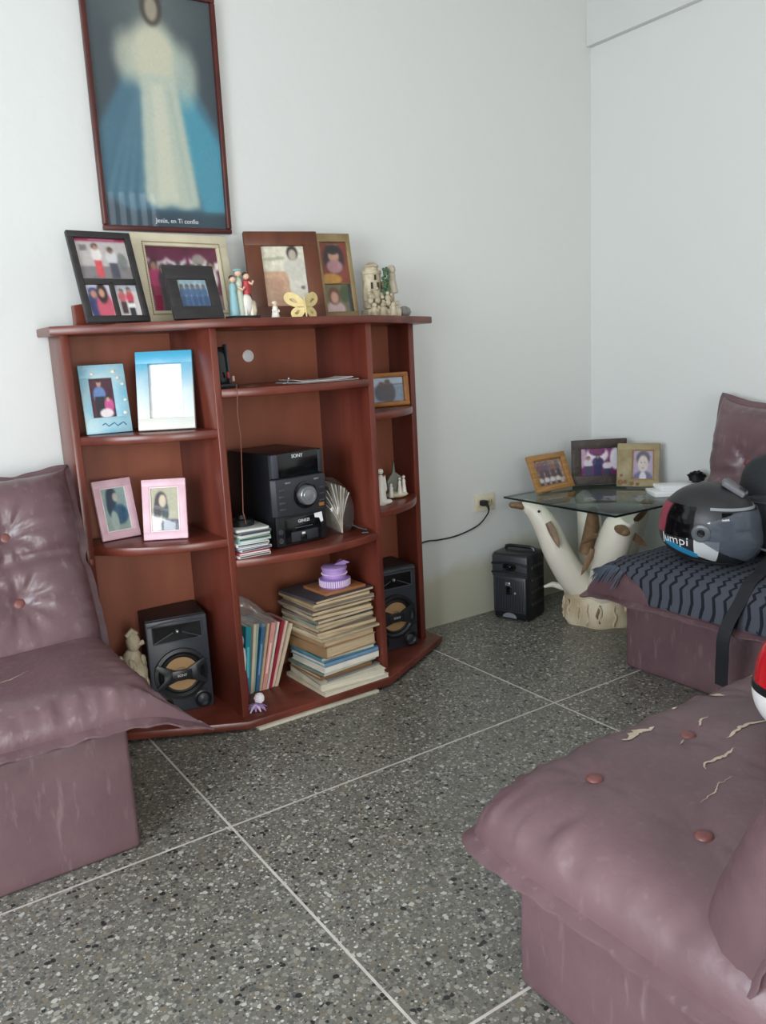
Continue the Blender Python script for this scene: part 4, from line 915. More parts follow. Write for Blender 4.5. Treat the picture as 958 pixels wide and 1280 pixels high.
MB().prism(v, 0, .006, .001, T3(0, -D_/2-.004, .014) @ Matrix.Rotation(PI/2, 4, 'X')).build('badge', mat('badge_grey', (118, 120, 126), .3), ps)
MB().box(-.018, .006, -D_/2-.011, -D_/2-.006, .158, .174, .003).build('logo', SILVER, ps)
MB().box(-.016, .010, -D_/2-.0105, -D_/2-.006, .118, .156, .002).build('display', BLACKG, ps); MB().ball((.03, -D_/2-.009, .128), .006, 10, 8).build('light_button', SILVER, ps)
for z in (H_-.085, H_-.045):
    MB().tube([(-.085, -D_/2-.004, z), (-.03, -D_/2-.008, z+.008), (.03, -D_/2-.008, z+.008), (.085, -D_/2-.004, z)], .005, 8).build('fascia_ridge', BLACK, ps)
MB().lathe([(.034, 0), (.030, .006), (.012, .002), (0, .006)], 26, T3(0, -D_/2-.002, H_-.056) @ Matrix.Rotation(PI/2, 4, 'X'), 1, .6).build('tweeter', BLACKG, ps)
b = MB(); b.tube([(-.07, .02, H_-.004), (-.066, .02, H_+.010), (-.05, .02, H_+.014), (.05, .02, H_+.014), (.066, .02, H_+.010), (.07, .02, H_-.004)], .008, 8); b.build('handle', BLACK, ps)
for k in range(4):
    z = .07+.055*k; MB().box(W_/2-.002, W_/2+.004, -.06, .05, z, z+.012, .002).build('side_rib', CHAR, ps)
for sx in (-1, 1):
    for sy in (-1, 1): MB().lathe([(.012, 0), (.012, .006)], 12, T3(sx*.07, sy*.06, 0)).build('rubber_foot', RUBBER, ps)

# ------------------------------------------------------------------ dolphin side table with glass top
TZ = .548
tb = thing('side_table', 'glass-topped side table on a carved white dolphin and tree-stump base in the corner', 'table')
WHITED = mat('dolphin_white', (220, 212, 196), .42, var=.06, vscale=9); BROWND = mat('dolphin_brown', (132, 104, 74), .5, rgb2=(100, 74, 50), vscale=22)
b = MB(); b.box(2.392, 3.005, 2.042, 2.655, TZ-.008, TZ, .002)
gt = b.build('glass_top', GLASS, tb)
b = MB(); e = .0012
for (x0, x1, y0, y1) in ((2.391, 3.006, 2.041, 2.0425), (2.391, 3.006, 2.6545, 2.656), (2.391, 2.3925, 2.0425, 2.6545), (3.0045, 3.006, 2.0425, 2.6545)): b.box(x0, x1, y0, y1, TZ-.0085, TZ-.0005)
b.build('glass_edge', GLASS_EDGE, gt, smooth=False)
SC = Vector((2.685, 2.375, 0))
STUMP = mat('stump_resin', (216, 204, 178), .55, rgb2=(182, 160, 126), vscale=8, bump=.25, bscale=30)
v = []; f = []; seg = 56; pr = [(.150, 0), (.160, .02), (.156, .06), (.150, .10), (.142, .125), (.110, .14), (.06, .15), (0, .155)]
for i, (r, z) in enumerate(pr):
    for k in range(seg):
        a = 2*PI*k/seg; w_ = 1+.05*math.sin(a*7+z*30)*(i < 5)+.05*noise.noise((math.cos(a)*2.5, math.sin(a)*2.5, z*9)); v.append((SC.x+r*w_*math.cos(a), SC.y+r*w_*math.sin(a), z))
for i in range(len(pr)-1):
    for k in range(seg): k2 = (k+1) % seg; f.append([i*seg+k, i*seg+k2, (i+1)*seg+k2, (i+1)*seg+k])
f.append(list(range(seg))[::-1]); stump = MB().add(v, f).build('stump', STUMP, tb)
for k in range(16):       # carved bark ripples
    a = PI*.75+PI*.95*(k+.5*math.sin(k*3.7))/15; b = MB(); rr_ = .154+.004*math.sin(k*2.3)
    b.tube([(SC.x+(rr_+.003*math.sin(q*2+k))*math.cos(a+.035*math.sin(q*1.3+k*1.9)), SC.y+(rr_+.003*math.sin(q*2+k))*math.sin(a+.035*math.sin(q*1.3+k*1.9)), .012+.0155*q) for q in range(7)], [.003, .007, .006, .008, .006, .007, .003], 7)
    b.build('bark_ripple', BROWND if k % 5 == 2 else STUMP, stump)
def catmull(P, n_=6):
    out = []
    for i in range(len(P)-1):
        P0 = P[max(i-1, 0)]; P1 = P[i]; P2 = P[i+1]; P3 = P[min(i+2, len(P)-1)]
        for k in range(n_):
            t = k/n_; out.append(.5*((2*P1)+(P2-P0)*t+(2*P0-5*P1+4*P2-P3)*t*t+(3*P1-P0-3*P2+P3)*t**3))
    out.append(P[-1]); return out
def fin(parent, root, tip, wid, nrm, th=.010):
    root = Vector(root); tip = Vector(tip); d = (tip-root); L_ = d.length; d.normalize(); s = Vector(nrm).cross(d).normalized(); nr = d.cross(s).normalized()
    b = MB(); v = []; f = []; N = 8
    for i in range(N+1):
        t = i/N; wv = wid*(.55+.9*t-1.4*t*t)*(1 if i < N else .05); c = root+d*L_*t+s*wid*.45*t*t
        for (a_, h_) in ((-1, 0), (-.5, .8), (.5, .8), (1, 0), (.5, -.8), (-.5, -.8)): v.append(c+s*wv*a_+nr*th*.5*h_*(1-t*.6))
    for i in range(N):
        for k in range(6): k2 = (k+1) % 6; f.append([i*6+k, i*6+k2, (i+1)*6+k2, (i+1)*6+k])
    f += [list(range(6))[::-1], [N*6+k for k in range(6)]]
    return b.add(v, f).build('fin', BROWND, parent)
def dolphin(pts, rad, beak):
    P = catmull([Vector(p) for p in pts]); n_ = len(P); rs = []
    for i in range(n_):
        t = i/(n_-1)*(len(rad)-1); k = min(int(t), len(rad)-2); rs.append(rad[k]*(1-(t-k))+rad[k+1]*(t-k))
    body = MB().tube(P, rs, 18).build('dolphin', WHITED, tb)
    bt = [Vector(p) for p in beak]
    MB().tube(catmull(bt, 4), [.030*(1-.5*i/8)*(1 if i < 8 else .55) for i in range(9)], 12, None, .75).build('beak', BROWND, body)
    return body
# first: sweeps out towards the outlet wall corner
d1 = dolphin([(2.660, 2.400, .10), (2.580, 2.430, .19), (2.530, 2.470, .30), (2.500, 2.505, .41), (2.470, 2.535, .480), (2.440, 2.560, .510), (2.420, 2.575, .514)], [.065, .064, .060, .054, .044, .032, .020], [(2.452, 2.550, .505), (2.415, 2.578, .514), (2.375, 2.604, .520)])
fin(d1, (2.462, 2.462, .45), (2.478, 2.400, .35), .024, (.6, .7, .2)); 
MB().ball(tuple(on_z(674, 639, .497)+Vector((-.004, -.004, 0))), .006, 8, 6).build('eye', BLACK, d1)
# second: rises to the front corner, looking to the sofa
d2 = dolphin([(2.660, 2.340, .10), (2.600, 2.275, .20), (2.560, 2.220, .30), (2.540, 2.175, .40), (2.540, 2.145, .470), (2.545, 2.120, .505)], [.072, .068, .064, .066, .062, .036], [(2.512, 2.125, .470), (2.494, 2.090, .464), (2.482, 2.066, .460)])
fin(d2, (2.497, 2.225, .430), (2.455, 2.270, .385), .024, (.5, .5, .7)); fin(d2, (2.590, 2.130, .430), (2.625, 2.09, .375), .026, (-.5, .3, .8)); fin(d2, (2.515, 2.262, .36), (2.495, 2.300, .24), .020, (.7, .6, .1))
MB().ball((2.500, 2.133, .487), .006, 8, 6).build('eye', BLACK, d2)
# third: leans back to the corner of the walls
d3 = dolphin([(2.720, 2.380, .10), (2.790, 2.370, .22), (2.830, 2.350, .34), (2.850, 2.320, .44), (2.855, 2.290, .505)], [.066, .064, .060, .054, .034], [(2.855, 2.285, .495), (2.858, 2.25, .492), (2.86, 2.225, .488)])
fin(d3, (2.80, 2.28, .43), (2.765, 2.20, .505), .026, (.3, .3, .9))
d4 = dolphin([(2.730, 2.440, .10), (2.770, 2.500, .24), (2.800, 2.540, .38), (2.810, 2.570, .47), (2.800, 2.600, .512)], [.060, .058, .054, .046, .028], [(2.802, 2.596, .505), (2.79, 2.63, .508), (2.78, 2.65, .508)])
MB().tube([(2.62, 2.40, .30), (2.63, 2.37, .42), (2.60, 2.34, .50)], [.028, .032, .02], 10).build('driftwood', BROWND, tb)
b = MB(); b.tube(catmull([Vector((2.590, 2.470, .12)), Vector((2.572, 2.470, .20)), Vector((2.566, 2.472, .255)), Vector((2.552, 2.476, .275)), Vector((2.530, 2.482, .262))], 4), [.020]*5+[.019]*4+[.018]*4+[.016, .013, .011, .006], 10)
cf = b.build('dolphin_calf', WHITED, tb); fin(cf, (2.575, 2.455, .225), (2.590, 2.435, .19), .012, (.5, .5, .5), .006)
b = MB(); b.tube([(2.585, 2.495, .135), (2.545, 2.525, .150), (2.515, 2.545, .140)], [.016, .012, .006], 8); b.build('calf_tail', WHITED, cf)
# frames standing on the glass
def pic_collage():
    p = Pic(44, 32, (150, 132, 120)); p.noise(22, 5, 3)
    p.rect(.05, .08, .55, .5, (110, 84, 90), .6)
    for i in range(4): p.person(.2+i*.2, .12, .7, .2, [(120, 70, 80), (90, 80, 110), (140, 90, 80), (100, 90, 90)][i], (80, 60, 70))
    for i in range(4): p.person(.12+i*.2, .6, 1.1, .16, (210, 206, 204), (60, 60, 80))
    return p
def pic_grad3():
    p = Pic(50, 36, (110, 40, 96)); p.ell(.45, .25, .3, .3, (222, 212, 220)); p.ell(.45, .1, .22, .18, (110, 36, 92)); p.ell(.95, .4, .16, .4, (226, 220, 226)); p.ell(.05, .3, .1, .4, (190, 160, 180))
    p.person(.22, .3, 1.0, .26, (208, 198, 206), (70, 66, 96)); p.person(.47, .25, 1.0, .30, (52, 48, 96), (46, 42, 86)); p.person(.72, .45, 1.05, .26, (214, 206, 214), (58, 54, 84)); p.rect(.37, .24, .57, .28, (30, 28, 60)); return p
def pic_portrait():
    p = Pic(36, 44, (156, 140, 164)); p.ell(.5, 1.0, .46, .3, (70, 70, 110)); p.ell(.5, .92, .16, .2, (196, 190, 200)); p.ell(.5, .28, .3, .24, (60, 56, 72)); p.ell(.5, .46, .23, .28, (190, 176, 168)); p.ell(.42, .42, .035, .02, (50, 46, 56)); p.ell(.58, .42, .035, .02, (50, 46, 56)); p.rect(.44, .6, .56, .62, (120, 84, 90)); return p
RIBF = mat('ribbed_gold_frame', (176, 132, 76), .35, rgb2=(140, 100, 54), vscale=10, stretch=(1, 1, 12))
frame('ribbed_frame', 'ribbed honey-gold frame with a crowded family photograph on the glass table', 2.634, 2.590, TZ, 3, 22.7, .240, .168, [(.13, .15, .87, .85, pic_collage())], RIBF, inner=OAKF)
frame('leather_frame', 'dark leathery frame with a graduation photograph standing on the glass table', 2.885, 2.560, TZ, -33, 3, .250, .203, [(.17, .20, .83, .80, pic_grad3())], mat('dark_leather_frame', (72, 60, 54), .55, rgb2=(50, 42, 40), vscale=26, bump=.4, bscale=60), stand=False)
of = frame('olive_frame', 'olive floral frame with an old portrait photograph on the glass table by the white boxes', 2.925, 2.375, TZ, -56, 14, .180, .192, [(.36, .17, .86, .84, pic_portrait())], mat('olive_floral_frame', (150, 136, 96), .5, rgb2=(122, 104, 70), vscale=18, bump=.2, bscale=60), inner=OAKF, stand=False)
for (fx, fz, fr_) in ((-.074, .018, .012), (-.052, .022, .009), (-.026, .014, .010), (.0, .012, .008), (-.07, .05, .007)):
    b = MB()
    for k in range(5): a = 2*PI*k/5; b.ball((fx+fr_*.62*math.cos(a), -.0165, fz+fr_*.62*math.sin(a)), (fr_*.5, .002, fr_*.4), 8, 6)
    b.build('flower', mat('brown_flower', (128, 92, 52), .5), of)
for k, (dx, dy, yw, sc) in enumerate(((0, 0, -33, 1.0), (.012, -.004, -30, .84))):
    t = thing('white_box', ['wider flat white box lying on the glass table, lower of two', 'smaller flat white box lying on top of the wider one'][k], 'box', (2.895+dx, 2.150+dy, TZ+.021*k), (0, 0, R_(yw)), 'flat white boxes on the glass table')
    MB().box(-.11*sc, .11*sc, -.055*sc, .055*sc, 0, .014, .003).build('tray', WHITE, t); MB().box(-.113*sc, .113*sc, -.058*sc, .058*sc, .008, .021, .003).build('lid', WHITE, t)
rs_ = thing('black_rose', 'black fabric rose lying on the white boxes beside the sofa back', 'flower', (2.975, 2.115, TZ+.042))
for k in range(16):
    a = 2.4*k; r = .006+.0016*k; b = MB(); v = []; f = []
    for i in range(5):
        for j in range(5):
            u = (i/4-.5)*1.6; q = j/4; rad_ = r+.010*q*q; v.append((rad_*math.cos(a+u), rad_*math.sin(a+u), .008+q*(.040-.0012*k)*(1-.25*(2*i/4-1)**2)))
    for i in range(4):
        for j in range(4): c = i*5+j; f.append([c, c+1, c+6, c+5])
    n0 = len(v); v += [(p[0]*1.04+.0005, p[1]*1.04, p[2]+.001) for p in v]; f += [[q+n0 for q in reversed(z_)] for z_ in f]
    b.add(v, f).build('petal', mat('black_fabric', (30, 29, 33), .6), rs_)
MB().ball((0, 0, .008), (.022, .022, .009), 12, 8).build('calyx', mat('black_fabric', (30, 29, 33), .6), rs_)

# ------------------------------------------------------------------ sofas
def smap(t): return math.copysign(1-(1-abs(t))**1.7, t)
def cushion(name, parent, material, W, D, Tt, Tb, M, buttons=(), creases=(), seed=0, nu=84, nv=64, a=7, b_=.42, ears=None, wr=.007, pinch=.02, cr=.045, flange=.024, dimp=.032, loose=.010, fold=.0055, fmat=None):
    """pillow with a sewn flange: local x across, y along, z out of the sitting face; buttons in local metres. M: placement in the sofa's axes."""
    ears = ears or {}
    def raw(u, v, side):
        x = W/2*u*(1-pinch*(1-v*v)); y = D/2*v*(1-pinch*(1-u*u))
        c_ = 1-cr*(abs(u*v))**5; x *= c_; y *= c_
        for (cy_, dep, wd) in creases: x *= 1-.022*math.exp(-((y-cy_)/(wd*1.6))**2)*(abs(u)**6 if dep > .01 else 0)
        zd = 0; ex = 0; ey = 0
        for (cu, cv), (dx, dy, dz, pw) in ears.items():
            wgt = max(0, (1+cu*u)/2)**pw*max(0, (1+cv*v)/2)**pw
            ex += dx*wgt; ey += dy*wgt; zd += dz*wgt
        e = max(0, (1-abs(u)**a)*(1-abs(v)**a))
        if side > 0:
            z = Tt*e**b_
            z += loose*noise.noise((x*5, y*5, seed))*e**.5
            edge = 1-max(abs(u), abs(v))
            band = math.exp(-(edge/.16)**2)*min(1, edge/.03)
            along = x if abs(v) > abs(u) else y
            z += wr*band*noise.noise((along*34, edge*5, seed+3)) + wr*.6*band*noise.noise((along*70, edge*6, seed+8))
            for (bx, by) in buttons:
                dx, dy = x-bx, y-by; r = math.hypot(dx, dy); th = math.atan2(dy, dx)
                z -= dimp*math.exp(-(r/.055)**1.4)
                z += fold*math.cos(th*9+bx*40)*math.exp(-((r-.05)/.045)**2)
            for (cy_, dep, wd) in creases:
                yy = y-cy_-.012*math.sin(x*9+seed); z -= dep*math.exp(-(yy/wd)**2)*(1-abs(u)**8)
        else:
            z = -Tb*max(0, (1-abs(u)**7)*(1-abs(v)**7))**.4
        return Vector((x+ex, y+ey, z+zd))
    v = []; f = []; idx = {}
    for side in (1, -1):
        for i in range(nu+1):
            for j in range(nv+1):
                bd = i in (0, nu) or j in (0, nv)
                if bd and side < 0: idx[(side, i, j)] = idx[(1, i, j)]; continue
                idx[(side, i, j)] = len(v); v.append(raw(smap(2*i/nu-1), smap(2*j/nv-1), side))
    for side in (1, -1):
        for i in range(nu):
            for j in range(nv):
                q = [idx[(side, i, j)], idx[(side, i+1, j)], idx[(side, i+1, j+1)], idx[(side, i, j+1)]]
                f.append(q if side > 0 else q[::-1])
    o = MB().add(v, f, M).build(name, material, parent, angle=80)
    # sewn flange all round
    loop = [(i, 0) for i in range(nu)]+[(nu, j) for j in range(nv)]+[(nu-i, nv) for i in range(nu)]+[(0, nv-j) for j in range(nv)]
    v = []; f = []; n_ = len(loop)
    for k, (i, j) in enumerate(loop):
        u, q = smap(2*i/nu-1), smap(2*j/nv-1); p = raw(u, q, 1)
        nx_ = math.copysign(abs(u)**30, u); ny_ = math.copysign(abs(q)**30, q); nr = Vector((nx_, ny_, 0)); nr = nr.normalized() if nr.length > 1e-6 else Vector((0, 0, 0))
        fw = flange*(1+.25*noise.noise((p.x*18, p.y*18, seed))); dz = -.012+.010*noise.noise((p.x*22, p.y*22, seed+1))
        ino = p-nr*.006; out = p+nr*fw+Vector((0, 0, dz))
        v += [ino+Vector((0, 0, .003)), out+Vector((0, 0, .0025)), out-Vector((0, 0, .0025)), ino-Vector((0, 0, .003))]
    for k in range(n_):
        k2 = (k+1) % n_
        for c in range(4): c2 = (c+1) % 4; f.append([k*4+c, k*4+c2, k2*4+c2, k2*4+c])
    MB().add(v, f, M).build('seam_flange', fmat or material, o, angle=60)
    for (bx, by) in buttons:
        zz = Tt-dimp*.93
        # find surface height at the button
        u = bx/(W/2); q = by/(D/2); zz = raw(u, q, 1).z
        MB().ball((bx, by, zz+.001), (.0165, .0165, .007), 16, 8, M).build('button', BUTTON, o)
    def surf(x, y):
        return M @ (raw(max(-1, min(1, x/(W/2))), max(-1, min(1, y/(D/2))), 1))
    return o, surf, raw
def sofa_base(parent, W, y0, y1, h, bm_=None):
    b = MB(); bm = bmesh.new(); bmesh.ops.create_cube(bm, size=1)
    for q in bm.verts:
        top = q.co.z > 0; q.co = Vector((W*(q.co.x+.5)+(0), y0 if q.co.y < 0 else y1, h if top else 0))
    bmesh.ops.bevel(bm, geom=bm.edges[:], offset=.012, segments=3, affect='EDGES', profile=.5)
    bmesh.ops.subdivide_edges(bm, edges=[e for e in bm.edges if e.calc_length() > .15], cuts=10, use_grid_fill=True)
    for q in bm.verts:
        if .01 < q.co.z: q.co += Vector((0, 1, 0))*.004*noise.noise(q.co*7)*(q.co.y < y0+.05)
    b.frombm(bm); return b.build('base', bm_ or VINYL_BASE, parent)
def back_M(x, y, z, lean): # seam plane rising from (y,z), local y goes up the slope, local z faces the sitter
    return T3(x, y, z) @ Matrix.Rotation(R_(90-lean), 4, 'X')

# left sofa: faces the room, back to the wall; local x from its far end to the bookcase end
LW = 1.46
s1 = thing('sofa', 'maroon vinyl sofa with buttoned back standing beside the bookcase', 'sofa', (.507-LW, 1.942, 0))
sofa_base(s1, LW, 0, .78, .325)
MB().box(.02, LW-.005, .66, .812, .30, .80, .02, None, 3).build('back_frame', VINYL_BASE, s1)
for k in range(2):
    xc = LW-.315-.735*k
    ear = {(1, -1): (.105, -.015, -.070, 24), (1, 1): (.0, 0, -.03, 8)} if k == 0 else {}
    so, sf1, _ = cushion('seat_cushion', s1, VINYL, .80 if k == 0 else .70, .66, .085, .042, T3(xc if k == 0 else xc-.02, .265, .372), [], [(.1, .004, .03)], seed=1+k, ears=ear, wr=.013, loose=.016)
    if k == 0: SEAT1 = (so, sf1)
    xb_ = LW-.135-.27; cols = (.155, -.12)
    cushion('back_cushion', s1, VINYL, .80 if k == 0 else .70, .58, .115, .055, back_M(xc if k == 0 else xc-.02, .570, .605, 24), [(x, y) for x in (.185, -.12) for y in (.105, -.085)], [(.028, .022, .022)], seed=11+k, dimp=.040,
            ears={(1, 1): (.012, .030, .01, 12)} if k == 0 else {}, nv=76)
# scratches torn in the seat
def tear(parent, surf, pts, name='torn_patch'):
    """ragged strip along pts (local metres) lying on the cushion; pts = (x, y, halfwidth)"""
    v = []; f = []
    P = [Vector((p[0], p[1])) for p in pts]
    for i, p in enumerate(P):
        d = (P[min(i+1, len(P)-1)]-P[max(i-1, 0)]).normalized(); nr = Vector((-d.y, d.x)); hw = pts[i][2]
        for s in (-1, 1):
            q = p+nr*s*hw*(1+.5*noise.noise((p.x*90, p.y*90, s*3))); c = surf(q.x, q.y); v.append(c+Vector((0, 0, .0015)))
    for i in range(len(P)-1): f.append([2*i, 2*i+1, 2*i+3, 2*i+2])
    return MB().add(v, f).build(name, TEAR, parent)
def line(p, q, hw, n_=12, wig=.006, seed=0):
    out = []
    for i in range(n_+1):
        t = i/n_; out.append((p[0]+(q[0]-p[0])*t+wig*(noise.noise((t*2.6, seed*3.1, 0))+.3*noise.noise((t*11, seed, 2))), p[1]+(q[1]-p[1])*t+wig*(noise.noise((t*2.6, seed*3.1, 5))+.3*noise.noise((t*11, seed, 7))), hw*(.15+math.sin(PI*t))*(.45+1.1*abs(noise.noise((t*8, seed, 9))))))
    return out
for k, (p, q) in enumerate((((-.02, -.06), (.10, -.02)), ((.03, -.12), (.15, -.07)), ((-.1, -.1), (-.0, -.09)))):
    tear(SEAT1[0], SEAT1[1], line(p, q, .0018, 14, .01, k))

# near sofa: faces the bookcase, seen over its arm-less end
NW = 1.02
s2 = thing('sofa', 'worn maroon vinyl sofa with torn buttoned seat lying open to the room', 'sofa', (1.965, 1.035, 0), (0, 0, PI))
s2['label'] = 'worn maroon vinyl sofa with a torn buttoned seat and a red helmet on it'
sofa_base(s2, NW, 0, .80, .25, VINYL_BASE_NEAR)
MB().box(.02, NW-.02, .70, .86, .22, .74, .02, None, 3).build('back_frame', VINYL_BASE, s2)
# local: x = 1.965 - X, y = 1.035 - Y
so2, sf2, _ = cushion('seat_cushion', s2, VINYL_NEAR, 1.13, .70, .108, .055, T3(.530, .255, .305), [(1.965-X-.530, 1.035-Y-.255) for X in (1.085, 1.36, 1.64) for Y in (.973, .742)], [], seed=21, nu=110, cr=.06, b_=.45, dimp=.014, wr=.012, fold=.002, fmat=VINYL_BASE_NEAR, loose=.007, flange=.024,
     ears={(1, -1): (.0, -.0, -.01, 12)})
def seat2(X, Y): return (1.965-X-.530, 1.035-Y-.255)
def t2(p, q, hw, wig, seed, n_=14): tear(so2, sf2, line(seat2(*p), seat2(*q), hw, n_, wig, seed))
A_ = lambda u, v_, z=.40: tuple(on_z(u, v_, z))[:2]
t2(A_(774, 930), A_(812, 911), .010, .012, 1); t2(A_(880, 866), A_(903, 870), .014, .01, 2); t2(A_(838, 888), A_(844, 884), .006, .004, 3)
t2(A_(878, 968), A_(912, 942), .005, .015, 4, 20); t2(A_(905, 925), A_(956, 905), .007, .015, 5, 20); t2(A_(868, 910), A_(884, 902), .003, .01, 6); t2(A_(872, 1010), A_(914, 980), .0016, .012, 7, 20); t2(A_(848, 936), A_(853, 928), .002, .004, 8); t2(A_(930, 842), A_(957, 838), .006, .01, 9)
cushion('back_cushion', s2, VINYL_NEAR, 1.05, .62, .135, .08, back_M(.548, .565, .54, 22), [(x, y) for x in (.30, .0, -.3) for y in (.1, -.1)], [(.02, .02, .022)], seed=31, flange=.012)

# far sofa: along the other wall, its end towards the table
FW = 1.30
s3 = thing('sofa', 'maroon vinyl sofa by the glass table with a dark shawl over its seat', 'sofa', (2.335, 1.945, 0), (0, 0, -PI/2))
sofa_base(s3, FW, 0, .70, .25)
MB().box(.01, FW-.01, .56, .725, .22, .84, .02, None, 3).build('back_frame', VINYL_BASE, s3)
FSX, FSY = .55, .235
so3, sf3, _ = cushion('seat_cushion', s3, VINYL, 1.32, .70, .128, .045, T3(FSX, FSY, .300), [], [], seed=41, nu=100, ears={(-1, -1): (-.02, .0, -.015, 14)})
cushion('back_cushion', s3, VINYL, 1.28, .60, .11, .06, back_M(FSX+.035, .545, .610, 16), [(x, y) for x in (-.44, -.15, .15, .44) for y in (.09, -.09)], [(.03, .02, .022)], seed=51, ears={(-1, 1): (-.012, .06, .02, 12)}, dimp=.04)
def far_top(X, Y):   # world point on the far seat
    x = 1.945-Y; y = X-2.335; p = sf3(x-FSX, y-FSY); return Vector((2.335+p.y, 1.945-p.x, p.z))

# ------------------------------------------------------------------ shawl on the far sofa
def shawl_mat():
    M = bpy.data.materials.new('zigzag_shawl'); M.use_nodes = True; nt = M.node_tree; n = nt.nodes; L = nt.links; p = n['Principled BSDF']
    at = n.new('ShaderNodeAttribute'); at.attribute_name = 'uvw'; sp = n.new('ShaderNodeSeparateXYZ'); L.new(at.outputs['Vector'], sp.inputs[0])
    def mt(op, a=None, b=None, c=None):
        q = n.new('ShaderNodeMath'); q.operation = op
        for i, s in enumerate((a, b, c)):
            if s is None: continue
            if isinstance(s, (int, float)): q.inputs[i].default_value = s
            else: L.new(s, q.inputs[i])
        return q.outputs[0]
    pp = mt('PINGPONG', sp.outputs['X'], .013)
    z = mt('ADD', sp.outputs['Y'], pp); ln = mt('PINGPONG', z, .020); k = mt('LESS_THAN', ln, .0058)
    k2 = mt('MULTIPLY', k, .92)
    mx = n.new('ShaderNodeMix'); mx.data_type = 'RGBA'; L.new(k2, mx.inputs[0]); mx.inputs[6].default_value = (*lin((76, 79, 88)), 1); mx.inputs[7].default_value = (*lin((24, 26, 33)), 1)
    L.new(mx.outputs[2], p.inputs['Base Color']); p.inputs['Roughness'].default_value = .9; p.inputs['Specular IOR Level'].default_value = .15
    return M
SHAWL = shawl_mat()
v = []; f = []; uv = []; NI, NJ = 60, 46
def shawl_pt(i, j, lift=.009):
    Y = 2.035-(2.035-.90)*i/NI; t = j/NJ
    xf = 2.30-(2.30-2.192)*min(1, max(0, (2.035-Y)/.38)) + .012*math.sin(Y*9); xb_ = 2.74
    X = xb_+(xf-xb_)*(1-(1-t)**1.4)
    p = far_top(X, Y); p.z += lift+.006*noise.noise((X*9, Y*9, 3))+.004*noise.noise((X*22, Y*22, 1)); p.x -= .006*t
    return p, (X, Y)
for i in range(NI+1):
    for j in range(NJ+1): p, q = shawl_pt(i, j); v.append(p); uv.append(q)
for i in range(NI):
    for j in range(NJ): a = i*(NJ+1)+j; f.append([a, a+1, a+NJ+2, a+NJ+1])
n0 = len(v); v += [q-Vector((0, 0, .004)) for q in v]; uv += uv; f += [[k+n0 for k in reversed(q)] for q in f]
sh = thing('shawl', 'dark grey zigzag knitted shawl spread over the seat of the sofa by the table', 'shawl')
so = MB().add(v, f).build('cloth', SHAWL, sh, angle=80)
at = so.data.attributes.new('uvw', 'FLOAT_VECTOR', 'POINT'); at.data.foreach_set('vector', [c for q in uv for c in (q[0], q[1], 0)])
b = MB(); rr = random.Random(2)
for k in range(150):
    i = rr.uniform(0, .9); t = k/150
    if k < 90:    # fringe along the end edge
        p, _ = shawl_pt(0, NJ*rr.random()); d = Vector((rr.uniform(-.012, .012), .028+rr.uniform(0, .02), -.012-rr.uniform(0, .02)))
    else:         # bunched tassels at the front corner
        p, _ = shawl_pt(rr.uniform(0, 8), NJ); d = Vector((-.035-rr.uniform(0, .02), .008, -.03-rr.uniform(0, .03)))
    b.tube([p, p+d*.5+Vector((0, 0, .004)), p+d], [.0022, .002, .0012], 4)
fr = b.build('fringe', mat('shawl_fringe', (78, 84, 96), .9), sh); fr['kind'] = 'stuff'

